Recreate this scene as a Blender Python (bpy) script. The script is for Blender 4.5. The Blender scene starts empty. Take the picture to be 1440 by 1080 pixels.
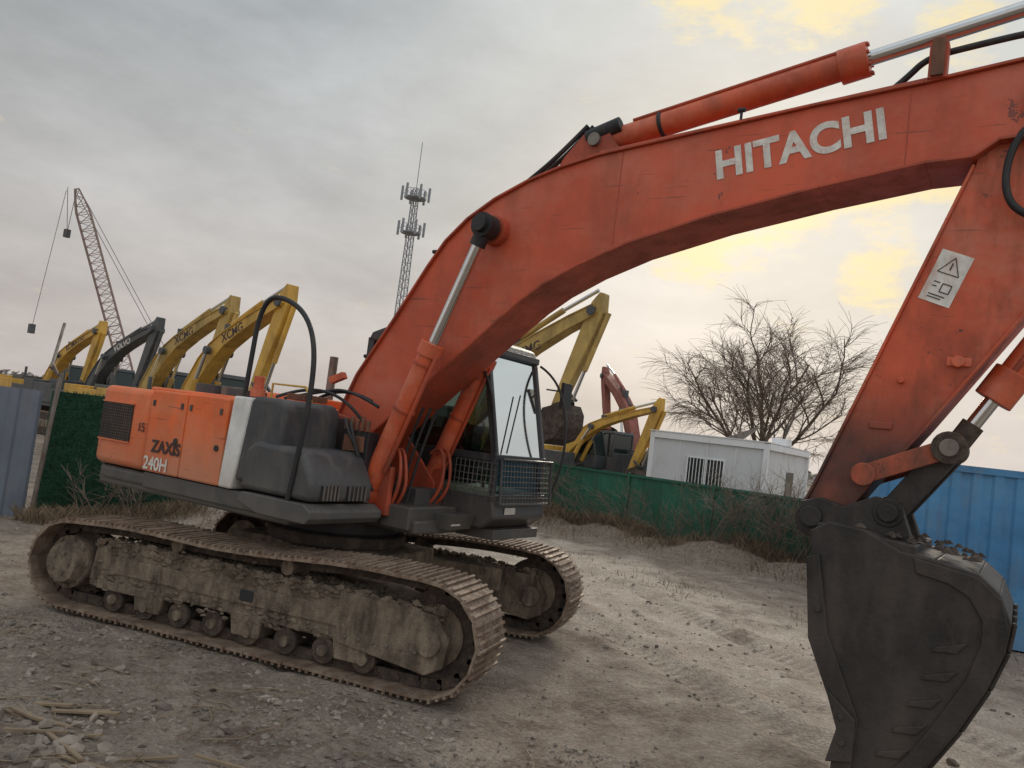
import bpy, bmesh, math, random
from mathutils import Vector, Matrix, noise
random.seed(7)
R=math.radians
scene=bpy.context.scene
scene.view_settings.view_transform='Standard'
scene.view_settings.look='None'
scene.view_settings.exposure=0

# ---------------------------------------------------------------- materials
class NT:
    def __init__(s,name):
        s.m=bpy.data.materials.new(name); s.m.use_nodes=True
        s.t=s.m.node_tree; s.b=s.t.nodes['Principled BSDF']; s.l=s.t.links
        s.tc=s.t.nodes.new('ShaderNodeTexCoord')
    def n(s,k,**kw):
        x=s.t.nodes.new(k)
        for a,v in kw.items(): setattr(x,a,v)
        return x
    def noise(s,scale,detail=6,rough=.6,vec=None,stretch=None):
        x=s.n('ShaderNodeTexNoise'); x.inputs['Scale'].default_value=scale
        x.inputs['Detail'].default_value=detail; x.inputs['Roughness'].default_value=rough
        v=vec or s.tc.outputs['Object']
        if stretch:
            mp=s.n('ShaderNodeMapping'); mp.inputs['Scale'].default_value=stretch
            s.l.new(v,mp.inputs['Vector']); v=mp.outputs['Vector']
        s.l.new(v,x.inputs['Vector']); return x.outputs['Fac']
    def rng(s,val,a,b,c=0,d=1,smooth=False):
        x=s.n('ShaderNodeMapRange')
        if smooth: x.interpolation_type='SMOOTHSTEP'
        for i,v in enumerate((a,b,c,d)): x.inputs[i+1].default_value=v
        s.l.new(val,x.inputs[0]); return x.outputs[0]
    def mix(s,f,a,b,mode='MIX'):
        x=s.n('ShaderNodeMix',data_type='RGBA',blend_type=mode)
        for i,v in ((0,f),(6,a),(7,b)):
            if isinstance(v,(int,float)): x.inputs[i].default_value=v
            elif isinstance(v,tuple): x.inputs[i].default_value=(*v,1)
            else: s.l.new(v,x.inputs[i])
        return x.outputs[2]
    def math(s,op,a,b=0.0):
        x=s.n('ShaderNodeMath',operation=op)
        for i,v in enumerate((a,b)):
            if isinstance(v,(int,float)): x.inputs[i].default_value=v
            else: s.l.new(v,x.inputs[i])
        return x.outputs[0]
    def bump(s,h,strength=.3,dist=.02):
        x=s.n('ShaderNodeBump'); x.inputs['Strength'].default_value=strength; x.inputs['Distance'].default_value=dist
        s.l.new(h,x.inputs['Height']); s.l.new(x.outputs[0],s.b.inputs['Normal'])
def surf(name,base,dirt=(.16,.12,.09),amount=.35,scale=2.5,rough=.55,metal=0,bump=.15,var=.15,low=None,chips=None,chipcol=(.05,.035,.03),streak=True,bscale=60,bdist=.01,fade=None,lowcol=None,scratch=0):
    s=NT(name)
    n1=s.noise(scale,4,.65)
    dark=tuple(c*(1-var*2) for c in base); lite=tuple(min(1,c*(1+var)+.02*var) for c in base)
    col=s.mix(s.rng(n1,.3,.7),dark,lite)
    if fade:
        nf=s.noise(scale*.55,6,.72,stretch=(1,1,1.6)); col=s.mix(s.rng(nf,.46,.62,0,.85),col,fade)
    n2=s.noise(scale*2.3,6,.7,stretch=(1,1,.35) if streak else None)
    msk=s.rng(n2,.62-amount*.35,.80-amount*.2,0,min(1,amount+.25))
    col=s.mix(msk,col,dirt)
    if low:
        sep=s.n('ShaderNodeSeparateXYZ'); s.l.new(s.tc.outputs['Object'],sep.inputs[0])
        g=s.rng(sep.outputs[2],low[0],low[1],low[2],0)
        g=s.math('MULTIPLY',g,s.rng(n1,.25,.6,.6,1.15)); 
        col=s.mix(g,col,lowcol or dirt)
    if scratch:
        ns=s.noise(5,3,.6,stretch=(.35,1,9)); col=s.mix(s.rng(ns,.66,.70,0,scratch),col,(.16,.06,.04))
        nt=s.noise(3,5,.8); col=s.mix(s.rng(nt,.65,.67,0,scratch),col,(.12,.05,.04))
    if chips:
        n3=s.noise(9,7,.75); c=s.rng(n3,.68-chips,.70-chips,0,1)
        col=s.mix(c,col,chipcol)
    s.l.new(col,s.b.inputs['Base Color'])
    s.l.new(s.rng(msk,0,1,rough,.9),s.b.inputs['Roughness'])
    s.b.inputs['Metallic'].default_value=metal
    if bump: s.bump(s.noise(bscale,4,.7),bump,bdist)
    return s.m
ORB=surf('boom_paint',(.60,.095,.036),dirt=(.31,.09,.052),amount=.40,scale=1.3,rough=.5,var=.12,bump=.05,fade=(.56,.15,.085),scratch=.75)
ORF=surf('flange_paint',(.46,.075,.03),dirt=(.17,.06,.04),amount=.5,scale=1.6,rough=.5,var=.15,bump=.05)
ORP=surf('panel_paint',(.80,.145,.028),dirt=(.46,.17,.085),amount=.36,scale=1.5,rough=.45,var=.08,bump=.03,low=(1.25,1.9,.65),lowcol=(.38,.23,.15),fade=(.72,.22,.10),scratch=.65)
ORA=surf('arm_paint',(.60,.098,.036),dirt=(.19,.065,.04),amount=.44,scale=2.2,rough=.5,chips=.02,low=(2.3,2.9,1.0),lowcol=(.035,.026,.024),bump=.1,fade=(.54,.16,.09),scratch=.7)  # dark lower end: grease, plus shade of the underside put into the colour
ORC=surf('cylinder_paint',(.62,.105,.036),dirt=(.26,.08,.05),amount=.40,scale=3,rough=.42,chips=.015,bump=.05,fade=(.60,.17,.09))
WHITE=surf('white_stripe_paint',(.72,.71,.68),dirt=(.4,.33,.27),amount=.40,rough=.5,low=(1.3,1.7,.5),lowcol=(.4,.32,.25))
DEC=surf('decal_white',(.74,.72,.66),dirt=(.52,.22,.13),amount=.38,scale=6,rough=.6,bump=0)
DECK=surf('decal_dark',(.05,.03,.03),dirt=(.3,.06,.03),amount=.2,scale=6,bump=0)
GREY=surf('dark_grey_plastic',(.050,.052,.057),dirt=(.15,.135,.115),amount=.38,scale=2.2,rough=.5,low=(1.25,1.9,.4),bump=.1)
BLK=surf('black_rubber',(.018,.018,.02),dirt=(.10,.085,.07),amount=.3,rough=.6)
CABM=surf('cab_paint',(.032,.034,.037),dirt=(.14,.12,.10),amount=.28,rough=.4,low=(1.2,1.9,.5))
STEEL=surf('worn_steel',(.22,.19,.165),dirt=(.13,.08,.055),amount=.5,scale=4,rough=.5,metal=.5,bump=.3)
SHOE=surf('track_shoe_steel',(.29,.22,.165),dirt=(.14,.075,.045),amount=.6,scale=5,rough=.6,metal=.3,bump=.4,var=.3,fade=(.36,.28,.21))
MUD=surf('muddy_frame',(.125,.095,.068),dirt=(.30,.235,.17),amount=.6,scale=3.2,rough=.95,bump=.9,bscale=24,bdist=.025,var=.3,fade=(.07,.05,.036),chips=.03,chipcol=(.17,.075,.04))
MUDD=surf('dark_mud',(.052,.038,.030),dirt=(.17,.12,.085),amount=.45,scale=4,rough=.95,bump=.8,bscale=25,bdist=.02,streak=False)
CHR=surf('chrome_rod',(.62,.63,.63),dirt=(.3,.27,.25),amount=.1,scale=2,rough=.16,metal=1,bump=0,var=.05)
BUCK=surf('bucket_steel',(.036,.031,.028),dirt=(.105,.082,.068),amount=.42,scale=1.8,rough=.55,metal=.25,bump=.35,bscale=30,bdist=.012,var=.3,low=(.0,1.0,.35),lowcol=(.12,.095,.08))
RUST=surf('rusty_steel',(.20,.085,.05),dirt=(.08,.05,.035),amount=.5,scale=5,rough=.8)
YEL=surf('yellow_paint',(.62,.36,.06),dirt=(.28,.17,.06),amount=.42,scale=1.2,rough=.5,bump=0,low=(0,2.0,.4),lowcol=(.15,.11,.07),var=.15)
YEL2=surf('yellow_dull_paint',(.50,.34,.10),dirt=(.19,.13,.06),amount=.5,scale=1.2,rough=.55,bump=0)
DGR=surf('dark_machine_paint',(.07,.075,.08),dirt=(.18,.16,.13),amount=.3,rough=.5,bump=0)
REDM=surf('red_paint',(.28,.08,.055),dirt=(.15,.07,.05),amount=.5,rough=.5,bump=0)
def glassmat():
    s=NT('cab_glass'); t=s.n('ShaderNodeBsdfTransparent'); t.inputs[0].default_value=(.34,.42,.39,1)
    g=s.n('ShaderNodeBsdfGlossy'); g.inputs['Roughness'].default_value=.06; g.inputs[0].default_value=(.8,.85,.85,1)
    fr=s.n('ShaderNodeFresnel'); fr.inputs[0].default_value=1.6
    m=s.n('ShaderNodeMixShader'); s.l.new(s.rng(fr.outputs[0],0,1,.08,1),m.inputs[0]); s.l.new(t.outputs[0],m.inputs[1]); s.l.new(g.outputs[0],m.inputs[2])
    s.l.new(m.outputs[0],s.t.nodes['Material Output'].inputs[0]); return s.m
GLASS=glassmat()
def darkglass():
    s=NT('tinted_glass'); s.b.inputs['Base Color'].default_value=(.02,.03,.028,1); s.b.inputs['Roughness'].default_value=.12; return s.m
DGL=darkglass()

# ---------------------------------------------------------------- mesh builder
class M:
    def __init__(s): s.v=[];s.f=[];s.mi=[];s.mats=[]
    def k(s,m):
        if m not in s.mats: s.mats.append(m)
        return s.mats.index(m)
    def add(s,v,f,m):
        o=len(s.v); s.v+=[tuple(p) for p in v]; i=s.k(m)
        for q in f: s.f.append([o+a for a in q]); s.mi.append(i)
        return s
    def prism(s,pr,y0,y1,m,ax='y'):
        n=len(pr)
        mk={'y':lambda p,t:(p[0],t,p[1]),'z':lambda p,t:(p[0],p[1],t),'x':lambda p,t:(t,p[0],p[1])}[ax]
        v=[mk(p,y0) for p in pr]+[mk(p,y1) for p in pr]
        f=[list(range(n)),list(range(2*n-1,n-1,-1))]+[[i,(i+1)%n,n+(i+1)%n,n+i] for i in range(n)]
        return s.add(v,f,m)
    def box(s,x0,x1,y0,y1,z0,z1,m): return s.prism([(x0,z0),(x1,z0),(x1,z1),(x0,z1)],y0,y1,m)
    def obox(s,c,ax,ay,az,m):
        c=Vector(c);v=[c+sx*Vector(ax)+sy*Vector(ay)+sz*Vector(az) for sx in(-1,1) for sy in(-1,1) for sz in(-1,1)]
        return s.add(v,[[0,1,3,2],[4,6,7,5],[0,4,5,1],[2,3,7,6],[0,2,6,4],[1,5,7,3]],m)
    def cyl(s,a,b,r,m,seg=20,r2=None):
        a=Vector(a);b=Vector(b);d=(b-a).normalized();r2=r if r2 is None else r2
        u=d.orthogonal().normalized();w=d.cross(u)
        v=[];
        for p,rr in((a,r),(b,r2)):
            v+=[p+rr*(math.cos(2*math.pi*i/seg)*u+math.sin(2*math.pi*i/seg)*w) for i in range(seg)]
        f=[list(range(seg)),list(range(2*seg-1,seg-1,-1))]+[[i,(i+1)%seg,seg+(i+1)%seg,seg+i] for i in range(seg)]
        return s.add(v,f,m)
    def beam(s,a,b,w,m):
        return s.cyl(a,b,w,m,4)
    def strip(s,pts,y0,y1,th,m):
        n=len(pts);off=[]
        for i in range(n):
            a=Vector(pts[max(0,i-1)]);b=Vector(pts[min(n-1,i+1)]);d=(b-a).normalized()
            off.append((pts[i][0]-d.y*th,pts[i][1]+d.x*th))
        for i in range(n-1):
            s.prism([pts[i],pts[i+1],off[i+1],off[i]],y0,y1,m)
        return s
    def done(s,name,parent=None,bevel=0,smooth=False,seg=2,angle=35):
        me=bpy.data.meshes.new(name); me.from_pydata(s.v,[],s.f)
        for m in s.mats: me.materials.append(m)
        me.polygons.foreach_set('material_index',s.mi)
        bm=bmesh.new(); bm.from_mesh(me); bmesh.ops.recalc_face_normals(bm,faces=bm.faces); bm.to_mesh(me); bm.free()
        o=bpy.data.objects.new(name,me); scene.collection.objects.link(o)
        if parent: o.parent=parent
        if smooth:
            me.polygons.foreach_set('use_smooth',[True]*len(me.polygons))
            try: me.set_sharp_from_angle(angle=R(angle))
            except Exception: pass
        if bevel:
            b=o.modifiers.new('b','BEVEL'); b.width=bevel;b.segments=seg;b.limit_method='ANGLE';b.angle_limit=R(30)
        return o
def empty(name,parent=None,loc=(0,0,0),rz=0):
    e=bpy.data.objects.new(name,None); scene.collection.objects.link(e); e.location=loc; e.rotation_euler=(0,0,rz)
    e.empty_display_size=.2
    if parent: e.parent=parent
    return e
def tube(name,paths,r,mat,parent=None,nurbs=True):
    c=bpy.data.curves.new(name,'CURVE'); c.dimensions='3D'; c.bevel_depth=r; c.bevel_resolution=3; c.resolution_u=8
    for pts in paths:
        sp=c.splines.new('NURBS' if nurbs else 'POLY'); sp.points.add(len(pts)-1)
        for i,p in enumerate(pts): sp.points[i].co=(*p,1)
        if nurbs: sp.use_endpoint_u=True; sp.order_u=3
    c.materials.append(mat)
    o=bpy.data.objects.new(name,c); scene.collection.objects.link(o)
    if parent:o.parent=parent
    return o
def text(name,body,x,y,z,size,ang,mat,parent,sx=1,bold=.012,space=1.0):
    c=bpy.data.curves.new(name,'FONT'); c.body=body; c.size=size; c.extrude=.0015; c.offset=bold; c.space_character=space
    c.materials.append(mat)
    o=bpy.data.objects.new(name,c); scene.collection.objects.link(o); o.parent=parent
    o.location=(x,y,z); o.rotation_euler=(math.pi/2,-ang,0); o.scale=(sx,1,1)
    return o

# ================================================================ MAIN EXCAVATOR
EX=empty('excavator')
def loop_pts(cr,rr,cf,rf,sag=.0):
    P=[]
    n=14
    for i in range(n+1):
        a=R(-90-180*i/n); P.append((cr[0]+rr*math.cos(a),cr[1]+rr*math.sin(a)))
    x0,z0=P[-1]; x1,z1=cf[0],cf[1]+rf
    for i in range(1,24):
        t=i/24; P.append((x0+(x1-x0)*t,z0+(z1-z0)*t+.022*math.sin(3*math.pi*t)))
    for i in range(n+1):
        a=R(90-180*i/n); P.append((cf[0]+rf*math.cos(a),cf[1]+rf*math.sin(a)))
    return P
def resample(P,n):
    Q=P+[P[0]];L=[0]
    for a,b in zip(Q,Q[1:]): L.append(L[-1]+math.dist(a,b))
    out=[];j=0
    for i in range(n):
        s=L[-1]*i/n
        while L[j+1]<s: j+=1
        t=(s-L[j])/(L[j+1]-L[j]); out.append(((Q[j][0]*(1-t)+Q[j+1][0]*t),(Q[j][1]*(1-t)+Q[j+1][1]*t)))
    return out,L[-1]/n
CR=(-2.0,.46);RR=.39;CF=(1.86,.50);RF=.45
def track(side):
    yc=1.3*side
    Q,pitch=resample(loop_pts(CR,RR,CF,RF),52)
    m=M();n=len(Q)
    for i in range(n):
        a=Vector(Q[i]);b=Vector(Q[(i+1)%n]);c=(a+b)/2;d=(b-a).normalized();nn=Vector((-d.y,d.x))
        if nn.dot(c-Vector((max(-2,min(1.86,c.x)),.48)))<0: nn=-nn
        j=random.uniform(-.008,.008);tl=random.uniform(-.03,.03)
        D=Vector((d.x,0,d.y));N=Vector((nn.x,0,nn.y));D2=(D+N*tl).normalized();N2=(N-D*tl).normalized();C=Vector((c.x,yc+j,c.y))
        h=pitch/2
        m.obox(C,D2*(h*.97),Vector((0,.3,0)),N2*.011,SHOE)
        for t,hh in((-.78,.024),(-.1,.02),(.58,.02)):
            m.obox(C+D2*h*t+N2*(.011+hh*.5),D2*.012,Vector((0,.296,0)),N2*hh*.6,SHOE)
        m.obox(C+D2*h*.97-N2*.004,D2*.012,Vector((0,.292,0)),N2*.012,SHOE)
        for yy in(-.09,.09):
            m.obox((C.x-N.x*.06,yc+yy,C.z-N.z*.06),D*(h*1.02),Vector((0,.02,0)),N*.045,MUDD)
        m.cyl((C.x-N.x*.055+D.x*h,yc-.12,C.z-N.z*.055+D.z*h),(C.x-N.x*.055+D.x*h,yc+.12,C.z-N.z*.055+D.z*h),.022,MUDD,8)
        for _ in range(random.choice((0,0,1,2))):
            rr=random.uniform(.015,.04);yy=random.uniform(-.25,.25);m.cyl(C+Vector((0,yy,0)),C+Vector((0,yy,0))+N*.03,rr*1.5,MUD,7,rr*.5)
    m.done('track_chain_right' if side<0 else 'track_chain_left',EX)
    m=M()
    m.prism([(-1.75,.34),(1.35,.30),(1.45,.38),(1.45,.66),(1.25,.72),(-1.2,.74),(-1.7,.66)],yc-.17,yc+.17,MUD)
    m.prism([(-1.5,.44),(1.2,.42),(1.2,.58),(-1.5,.60)],yc-.19,yc+.19,MUD)
    m.prism([(-1.62,.28),(-1.0,.28),(-1.05,.36),(-1.62,.36)],yc-.2,yc+.2,MUD)
    for q0,q1 in((-.20,-.14),(.14,.20)):
        m.prism([(1.0,.30),(1.85,.20),(2.0,.28),(2.03,.5),(1.9,.68),(1.0,.72)],yc+q0,yc+q1,MUD)
    m.cyl((1.86,yc-.23,.46),(1.86,yc+.23,.46),.11,MUD)
    for x in(-1.0,.1,1.15): m.prism([(x-.14,.16),(x+.14,.16),(x+.18,.36),(x-.18,.36)],yc-.19,yc+.19,MUD)
    m.box(.0,.14,yc-.200,yc-.18,.46,.56,BLK)
    for i in range(6): m.cyl((1.1+i*.13,yc-.215,.36),(1.1+i*.13,yc-.2,.36),.018,STEEL,6)
    m.done('track_frame_right' if side<0 else 'track_frame_left',EX,bevel=.02)
    m=M()
    for i in range(750):
        x=random.uniform(-1.7,1.95);z=random.choice([random.gauss(.33,.03),random.gauss(.70,.03),random.gauss(.70,.03),random.uniform(.3,.74)])
        r=random.uniform(.008,.034);c=Vector((x,yc-.185-random.random()*.01,z))
        ang=random.uniform(0,6);P=[]
        for k in range(6):
            a=ang+k*math.pi/3;rr=r*random.uniform(.6,1.2);P.append(c+Vector((rr*math.cos(a)*1.6,.01,rr*math.sin(a)*.8)))
        P.append(c+Vector((random.uniform(-.3,.3)*r,-r*.35,random.uniform(-.3,.3)*r)))
        m.add(P,[[k,(k+1)%6,6] for k in range(6)],MUD)
    for i in range(420):
        x=random.uniform(-1.6,1.3);r=random.uniform(.012,.045);c=Vector((x,yc+random.uniform(-.18,.17),.735))
        P=[];ang=random.uniform(0,6)
        for k in range(6):
            a=ang+k*math.pi/3;rr=r*random.uniform(.7,1.3);P.append(c+Vector((rr*math.cos(a),rr*math.sin(a),-.01)))
        P.append(c+Vector((0,0,r*.6)));m.add(P,[[k,(k+1)%6,6] for k in range(6)],MUD)
    m.done('packed_mud_right' if side<0 else 'packed_mud_left',EX,smooth=True,angle=60)
    m=M()
    for i in range(8):
        x=-1.42+i*.385
        m.cyl((x,yc-.16,.20),(x,yc+.16,.20),.085,MUDD);m.cyl((x,yc-.20,.20),(x,yc+.20,.20),.045,MUD)
        for q in(-.15,.15): m.cyl((x,yc+q-.02,.20),(x,yc+q+.02,.20),.11,MUDD)
    for x in(-.75,.45):
        m.cyl((x,yc-.20,.82),(x,yc+.14,.82),.065,MUD);m.box(x-.05,x+.05,yc+.02,yc+.08,.70,.83,MUD)
    m.cyl((CF[0],yc-.08,CF[1]),(CF[0],yc+.08,CF[1]),RF-.09,MUDD,32)
    m.cyl((CF[0],yc-.10,CF[1]),(CF[0],yc+.10,CF[1]),RF-.2,MUD,32)
    m.cyl((CR[0],yc-.04,CR[1]),(CR[0],yc+.04,CR[1]),RR-.07,MUDD,30)
    for i in range(21):
        a=2*math.pi*i/21; m.obox((CR[0]+(RR-.06)*math.cos(a),yc,CR[1]+(RR-.06)*math.sin(a)),(.03*math.cos(a),0,.03*math.sin(a)),(0,.035,0),(-.02*math.sin(a),0,.02*math.cos(a)),MUDD)
    m.cyl((CR[0],yc-.20,CR[1]),(CR[0],yc+.2,CR[1]),.25,MUD,30)
    m.cyl((CR[0],yc+side*.2,CR[1]),(CR[0],yc+side*.29,CR[1]),.21,MUD,24,.18)
    for i in range(9):
        a=2*math.pi*i/9; m.cyl((CR[0]+.23*math.cos(a),yc+side*.2,CR[1]+.23*math.sin(a)),(CR[0]+.23*math.cos(a),yc+side*.22,CR[1]+.23*math.sin(a)),.018,MUD,6)
    for i in range(5):
        a=2*math.pi*i/5; m.cyl((CR[0]+.1*math.cos(a),yc+side*.29,CR[1]+.1*math.sin(a)),(CR[0]+.1*math.cos(a),yc+side*.305,CR[1]+.1*math.sin(a)),.02,STEEL,6)
    m.done('track_rollers_right' if side<0 else 'track_rollers_left',EX,smooth=True)
track(-1);track(1)
m=M()
m.prism([(-.9,-.55),(.9,-.55),(.9,.55),(-.9,.55)],.55,.88,MUD,'z')
for sx in(-1,1):
    for sy in(-1,1):
        m.obox((sx*.95,sy*.85,.62),(.5*sx,.28*sy,-.03),(-.1*sy,.16*sx,0),(0,0,.13),MUD)
m.cyl((0,0,.88),(0,0,1.0),.72,MUDD,40);m.cyl((0,0,1.0),(0,0,1.2),.64,BLK,40)
m.done('undercarriage_body',EX,bevel=.03)

UP=empty('upper_structure',EX,(0,0,0),-.2205)
m=M()
m.prism([(-2.35,-1.28),(.6,-1.28),(.6,-.35),(1.3,-.35),(1.3,.3),(.9,1.3),(-2.3,1.3),(-2.75,.8),(-2.85,0),(-2.75,-.9)],1.15,1.28,CABM,'z')
m.done('deck_plate',UP,bevel=.02)
def arc_plan(yr,xb,back,rc,x0):
    P=[(x0,-yr)]
    for i in range(8):
        a=R(-90-i*70/7); P.append((xb+rc+rc*math.cos(a),-yr+rc+rc*math.sin(a)))
    P.append((back-.02,-.35));P.append((back-.04,0));P.append((back-.02,.35))
    for i in range(7,-1,-1):
        a=R(90+i*70/7); P.append((xb+rc+rc*math.cos(a),yr-rc+rc*math.sin(a)))
    P.append((x0,yr)); return P
m=M();m.prism(arc_plan(1.34,-2.68,-2.85,.42,-1.56),1.36,2.20,ORP,'z');m.done('counterweight',UP,bevel=.07,seg=4,smooth=True)
m=M();m.prism(arc_plan(1.30,-2.62,-2.80,.42,-1.4),1.20,1.345,GREY,'z');m.done('counterweight_base',UP,bevel=.04,seg=3)
m=M();m.box(-1.545,-.96,-1.34,-.6,1.37,2.205,ORP);m.done('side_door_rear',UP,bevel=.02)
m=M();m.box(-.95,-.335,-1.34,-.6,1.37,2.21,ORP);m.done('side_door_front',UP,bevel=.02)
m=M();m.prism([(-.33,1.37),(-.14,1.37),(-.07,1.85),(-.02,2.24),(-.27,2.24),(-.30,1.85)],-1.345,-.6,WHITE);m.done('white_stripe',UP,bevel=.02)
m=M();m.box(-1.54,.62,-1.31,-.6,1.20,1.36,GREY);m.done('side_skirt',UP,bevel=.015)
m=M()
GM=surf('grille_metal',(.06,.05,.045),dirt=(.2,.12,.08),amount=.4,bump=0)
m.box(-2.36,-1.82,-1.346,-1.338,1.63,2.02,BLK)
for i in range(13): m.box(-2.36,-1.82,-1.354,-1.346,1.64+i*.030,1.650+i*.030,GM)
for i in range(15): m.box(-2.355+i*.037,-2.347+i*.037,-1.357,-1.354,1.63,2.02,GM)
m.box(-2.37,-1.81,-1.36,-1.345,2.02,2.035,ORP);m.box(-2.37,-1.81,-1.36,-1.345,1.615,1.63,ORP)
m.done('grille',UP)
m=M()
for x in(-1.48,-1.02,-.88,-.42):m.box(x-.015,x+.015,-1.352,-1.34,2.04,2.10,GREY)
m.cyl((-1.05,-1.352,1.72),(-1.05,-1.338,1.72),.03,BLK,12);m.cyl((-.42,-1.352,1.72),(-.42,-1.338,1.72),.03,BLK,12)
m.done('door_hinges',UP)
text('model_lettering','ZAXIS',-1.42,-1.348,1.58,.17,0.0,DECK,UP,sx=1.0,bold=.005)
text('number_lettering','240H',-1.52,-1.348,1.40,.18,0.0,DEC,UP,sx=1.0,bold=.004)
text('tonnage_lettering','15',-1.70,-1.352,1.76,.13,0.0,DECK,UP,bold=.001)
m=M();m.prism([(-.13,1.46),(.36,1.46),(.44,1.9),(.42,2.20),(.34,2.26),(0,2.26),(-.05,2.2)],-1.33,-.62,GREY);m.done('fuel_tank_box',UP,bevel=.06,seg=3,smooth=True)
m=M();m.prism([(.0,1.40),(.92,1.40),(.93,1.56),(.80,1.78),(.70,1.84),(.15,1.86),(.02,1.78)],-1.37,-.58,GREY);m.done('step_box',UP,bevel=.05,seg=3,smooth=True)
m=M()
for y0,y1 in((-1.25,-1.03),(-.93,-.68)):
    m.box(.925,.942,y0,y1,1.42,1.55,BLK)
    for i in range(5):
        y=y0+.02+i*(y1-y0-.04)/4;m.box(.94,.95,y-.008,y+.008,1.42,1.55,STEEL)
m.done('step_openings',UP)
m=M();m.prism([(.05,1.30),(.35,1.22),(.95,1.22),(1.0,1.27),(1.0,1.33),(.9,1.385),(.1,1.385)],-1.42,-.5,GREY)
for i in range(12):m.box(.93,.99,-1.38+i*.07,-1.36+i*.07,1.325,1.345,STEEL)
m.done('step_platform',UP,bevel=.02)
tube('handrail',[[(.66,-1.38,1.32),(.74,-1.38,1.9),(.76,-1.36,2.5),(.66,-1.33,2.85),(.45,-1.30,3.08),(.15,-1.28,3.20),(-.08,-1.26,3.20),(-.2,-1.25,3.0),(-.22,-1.25,2.6),(-.24,-1.25,2.25)]],.024,BLK,UP)
m=M()
m.box(-1.72,-.3,-1.25,1.25,2.19,2.235,ORP);m.box(-1.4,-.5,-.4,.9,2.235,2.33,ORP)
m.done('engine_hood',UP,bevel=.02)
m=M()
m.cyl((-1.25,-.85,2.235),(-1.25,-.85,2.33),.17,GREY,24);m.cyl((-.9,-.85,2.235),(-.9,-.85,2.33),.13,STEEL,20)
m.box(-.7,-.45,-1.1,-.8,2.235,2.31,GREY)
m.cyl((-.12,-1.2,2.25),(-.12,-1.2,2.33),.07,ORC,16);m.cyl((-.12,-1.2,2.33),(-.12,-1.2,2.45),.05,ORC,16)
m.box(.0,.25,-.95,-.65,2.27,2.33,RUST)
m.box(.46,.80,-.60,-.46,1.5,2.05,BLK);m.box(.50,.76,-.62,-.60,1.85,2.0,RUST)
for i in range(5):
    m.cyl((.50+i*.07,-.60,2.05),(.50+i*.07,-.60,2.16+.02*(i%2)),.022,RUST,12);m.cyl((.50+i*.07,-.66,1.60+.08*(i%3)),(.50+i*.07,-.60,1.60+.08*(i%3)),.025,STEEL,10)
m.box(.45,.9,-.66,-.6,1.40,1.50,GREY)
m.cyl((-.9,.5,2.3),(-.9,.5,2.85),.05,STEEL,16)
m.done('engine_deck_fittings',UP,bevel=.008)
tube('deck_hoses',[[(-.2,-.9,2.28),(.1,-.8,2.42),(.45,-.6,2.35),(.6,-.5,2.15)],[(.0,-.6,2.28),(.25,-.5,2.5),(.6,-.4,2.35)],[(-.3,-.7,2.28),(.1,-.65,2.38),(.4,-.5,2.45),(.7,-.4,2.3)],[(.5,-.62,2.15),(.62,-.75,2.1),(.75,-.62,1.8),(.85,-.5,1.5)],[(.57,-.62,2.12),(.72,-.74,2.0),(.8,-.62,1.65)]],.016,BLK,UP)
tube('deck_rail',[[(-.1,-1.05,2.26),(-.1,-1.05,2.40),(.3,-1.0,2.40),(.40,-1.0,2.26)]],.012,YEL,UP,False)
m=M()
m.box(-1.55,-.4,.55,1.33,1.3,2.18,ORP);m.box(-1.5,.35,-.58,.5,1.3,2.15,CABM)
m.box(.42,1.0,-.44,-.38,1.28,1.75,ORF);m.box(.42,1.0,.36,.42,1.28,1.75,ORF)
m.prism([(-.3,1.3),(.9,1.3),(.95,1.6),(.4,2.15),(-.2,2.25)],-.37,-.32,ORF);m.prism([(-.3,1.3),(.9,1.3),(.95,1.6),(.4,2.15),(-.2,2.25)],.32,.355,ORF)
m.box(.9,1.25,-.4,.35,1.18,1.4,CABM)
m.done('main_frame',UP,bevel=.015)
# ---- boom
top=[(-.02,2.02),(.24,2.61),(.62,3.17),(.98,3.73),(1.16,3.98),(1.39,4.19),(1.68,4.37),(2.02,4.52),(2.35,4.625),(2.73,4.71),(3.73,4.84),(4.5,4.94),(5.26,5.02),(5.85,5.10),(6.2,5.12)]
bot=[(.36,1.90),(1.12,2.57),(1.89,3.25),(2.08,3.41),(2.31,3.57),(2.65,3.75),(3.09,3.93),(3.81,4.14),(4.61,4.32),(5.31,4.45),(5.60,4.47),(5.75,4.58),(6.05,4.60)]
m=M()
prof=[(-.02,2.02),(.02,1.9),(.2,1.82)]+bot+[(6.25,4.7),(6.33,4.9)]+top[::-1][:-1]
m.prism(prof,-.25,.25,ORB)
m.strip(top,-.285,.285,.022,ORF)
m.strip(bot[::-1],-.285,.285,.022,ORF)
m.done('boom',UP,bevel=.004)
m=M()
m.cyl((.12,-.31,2.02),(.12,.31,2.02),.12,ORF);m.cyl((.12,-.42,2.02),(.12,.42,2.02),.055,STEEL)
m.cyl((6.05,-.33,4.85),(6.05,.33,4.85),.17,ORF);m.cyl((6.05,-.36,4.85),(6.05,.36,4.85),.07,STEEL)
m.cyl((1.74,-.58,4.06),(1.74,.58,4.06),.075,BLK);m.cyl((1.74,-.34,4.06),(1.74,.34,4.06),.14,ORF)
for y in(-.14,.10):m.prism([(2.2,4.60),(2.3,4.78),(2.5,5.0),(2.7,5.02),(2.78,4.9),(2.9,4.75)],y,y+.04,ORF)
m.cyl((2.60,-.18,4.91),(2.60,.18,4.91),.06,STEEL)
m.box(5.28,5.40,-.30,-.2,5.04,5.3,ORF)
m.box(5.30,5.38,-.33,-.28,5.05,5.32,RUST)
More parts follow.
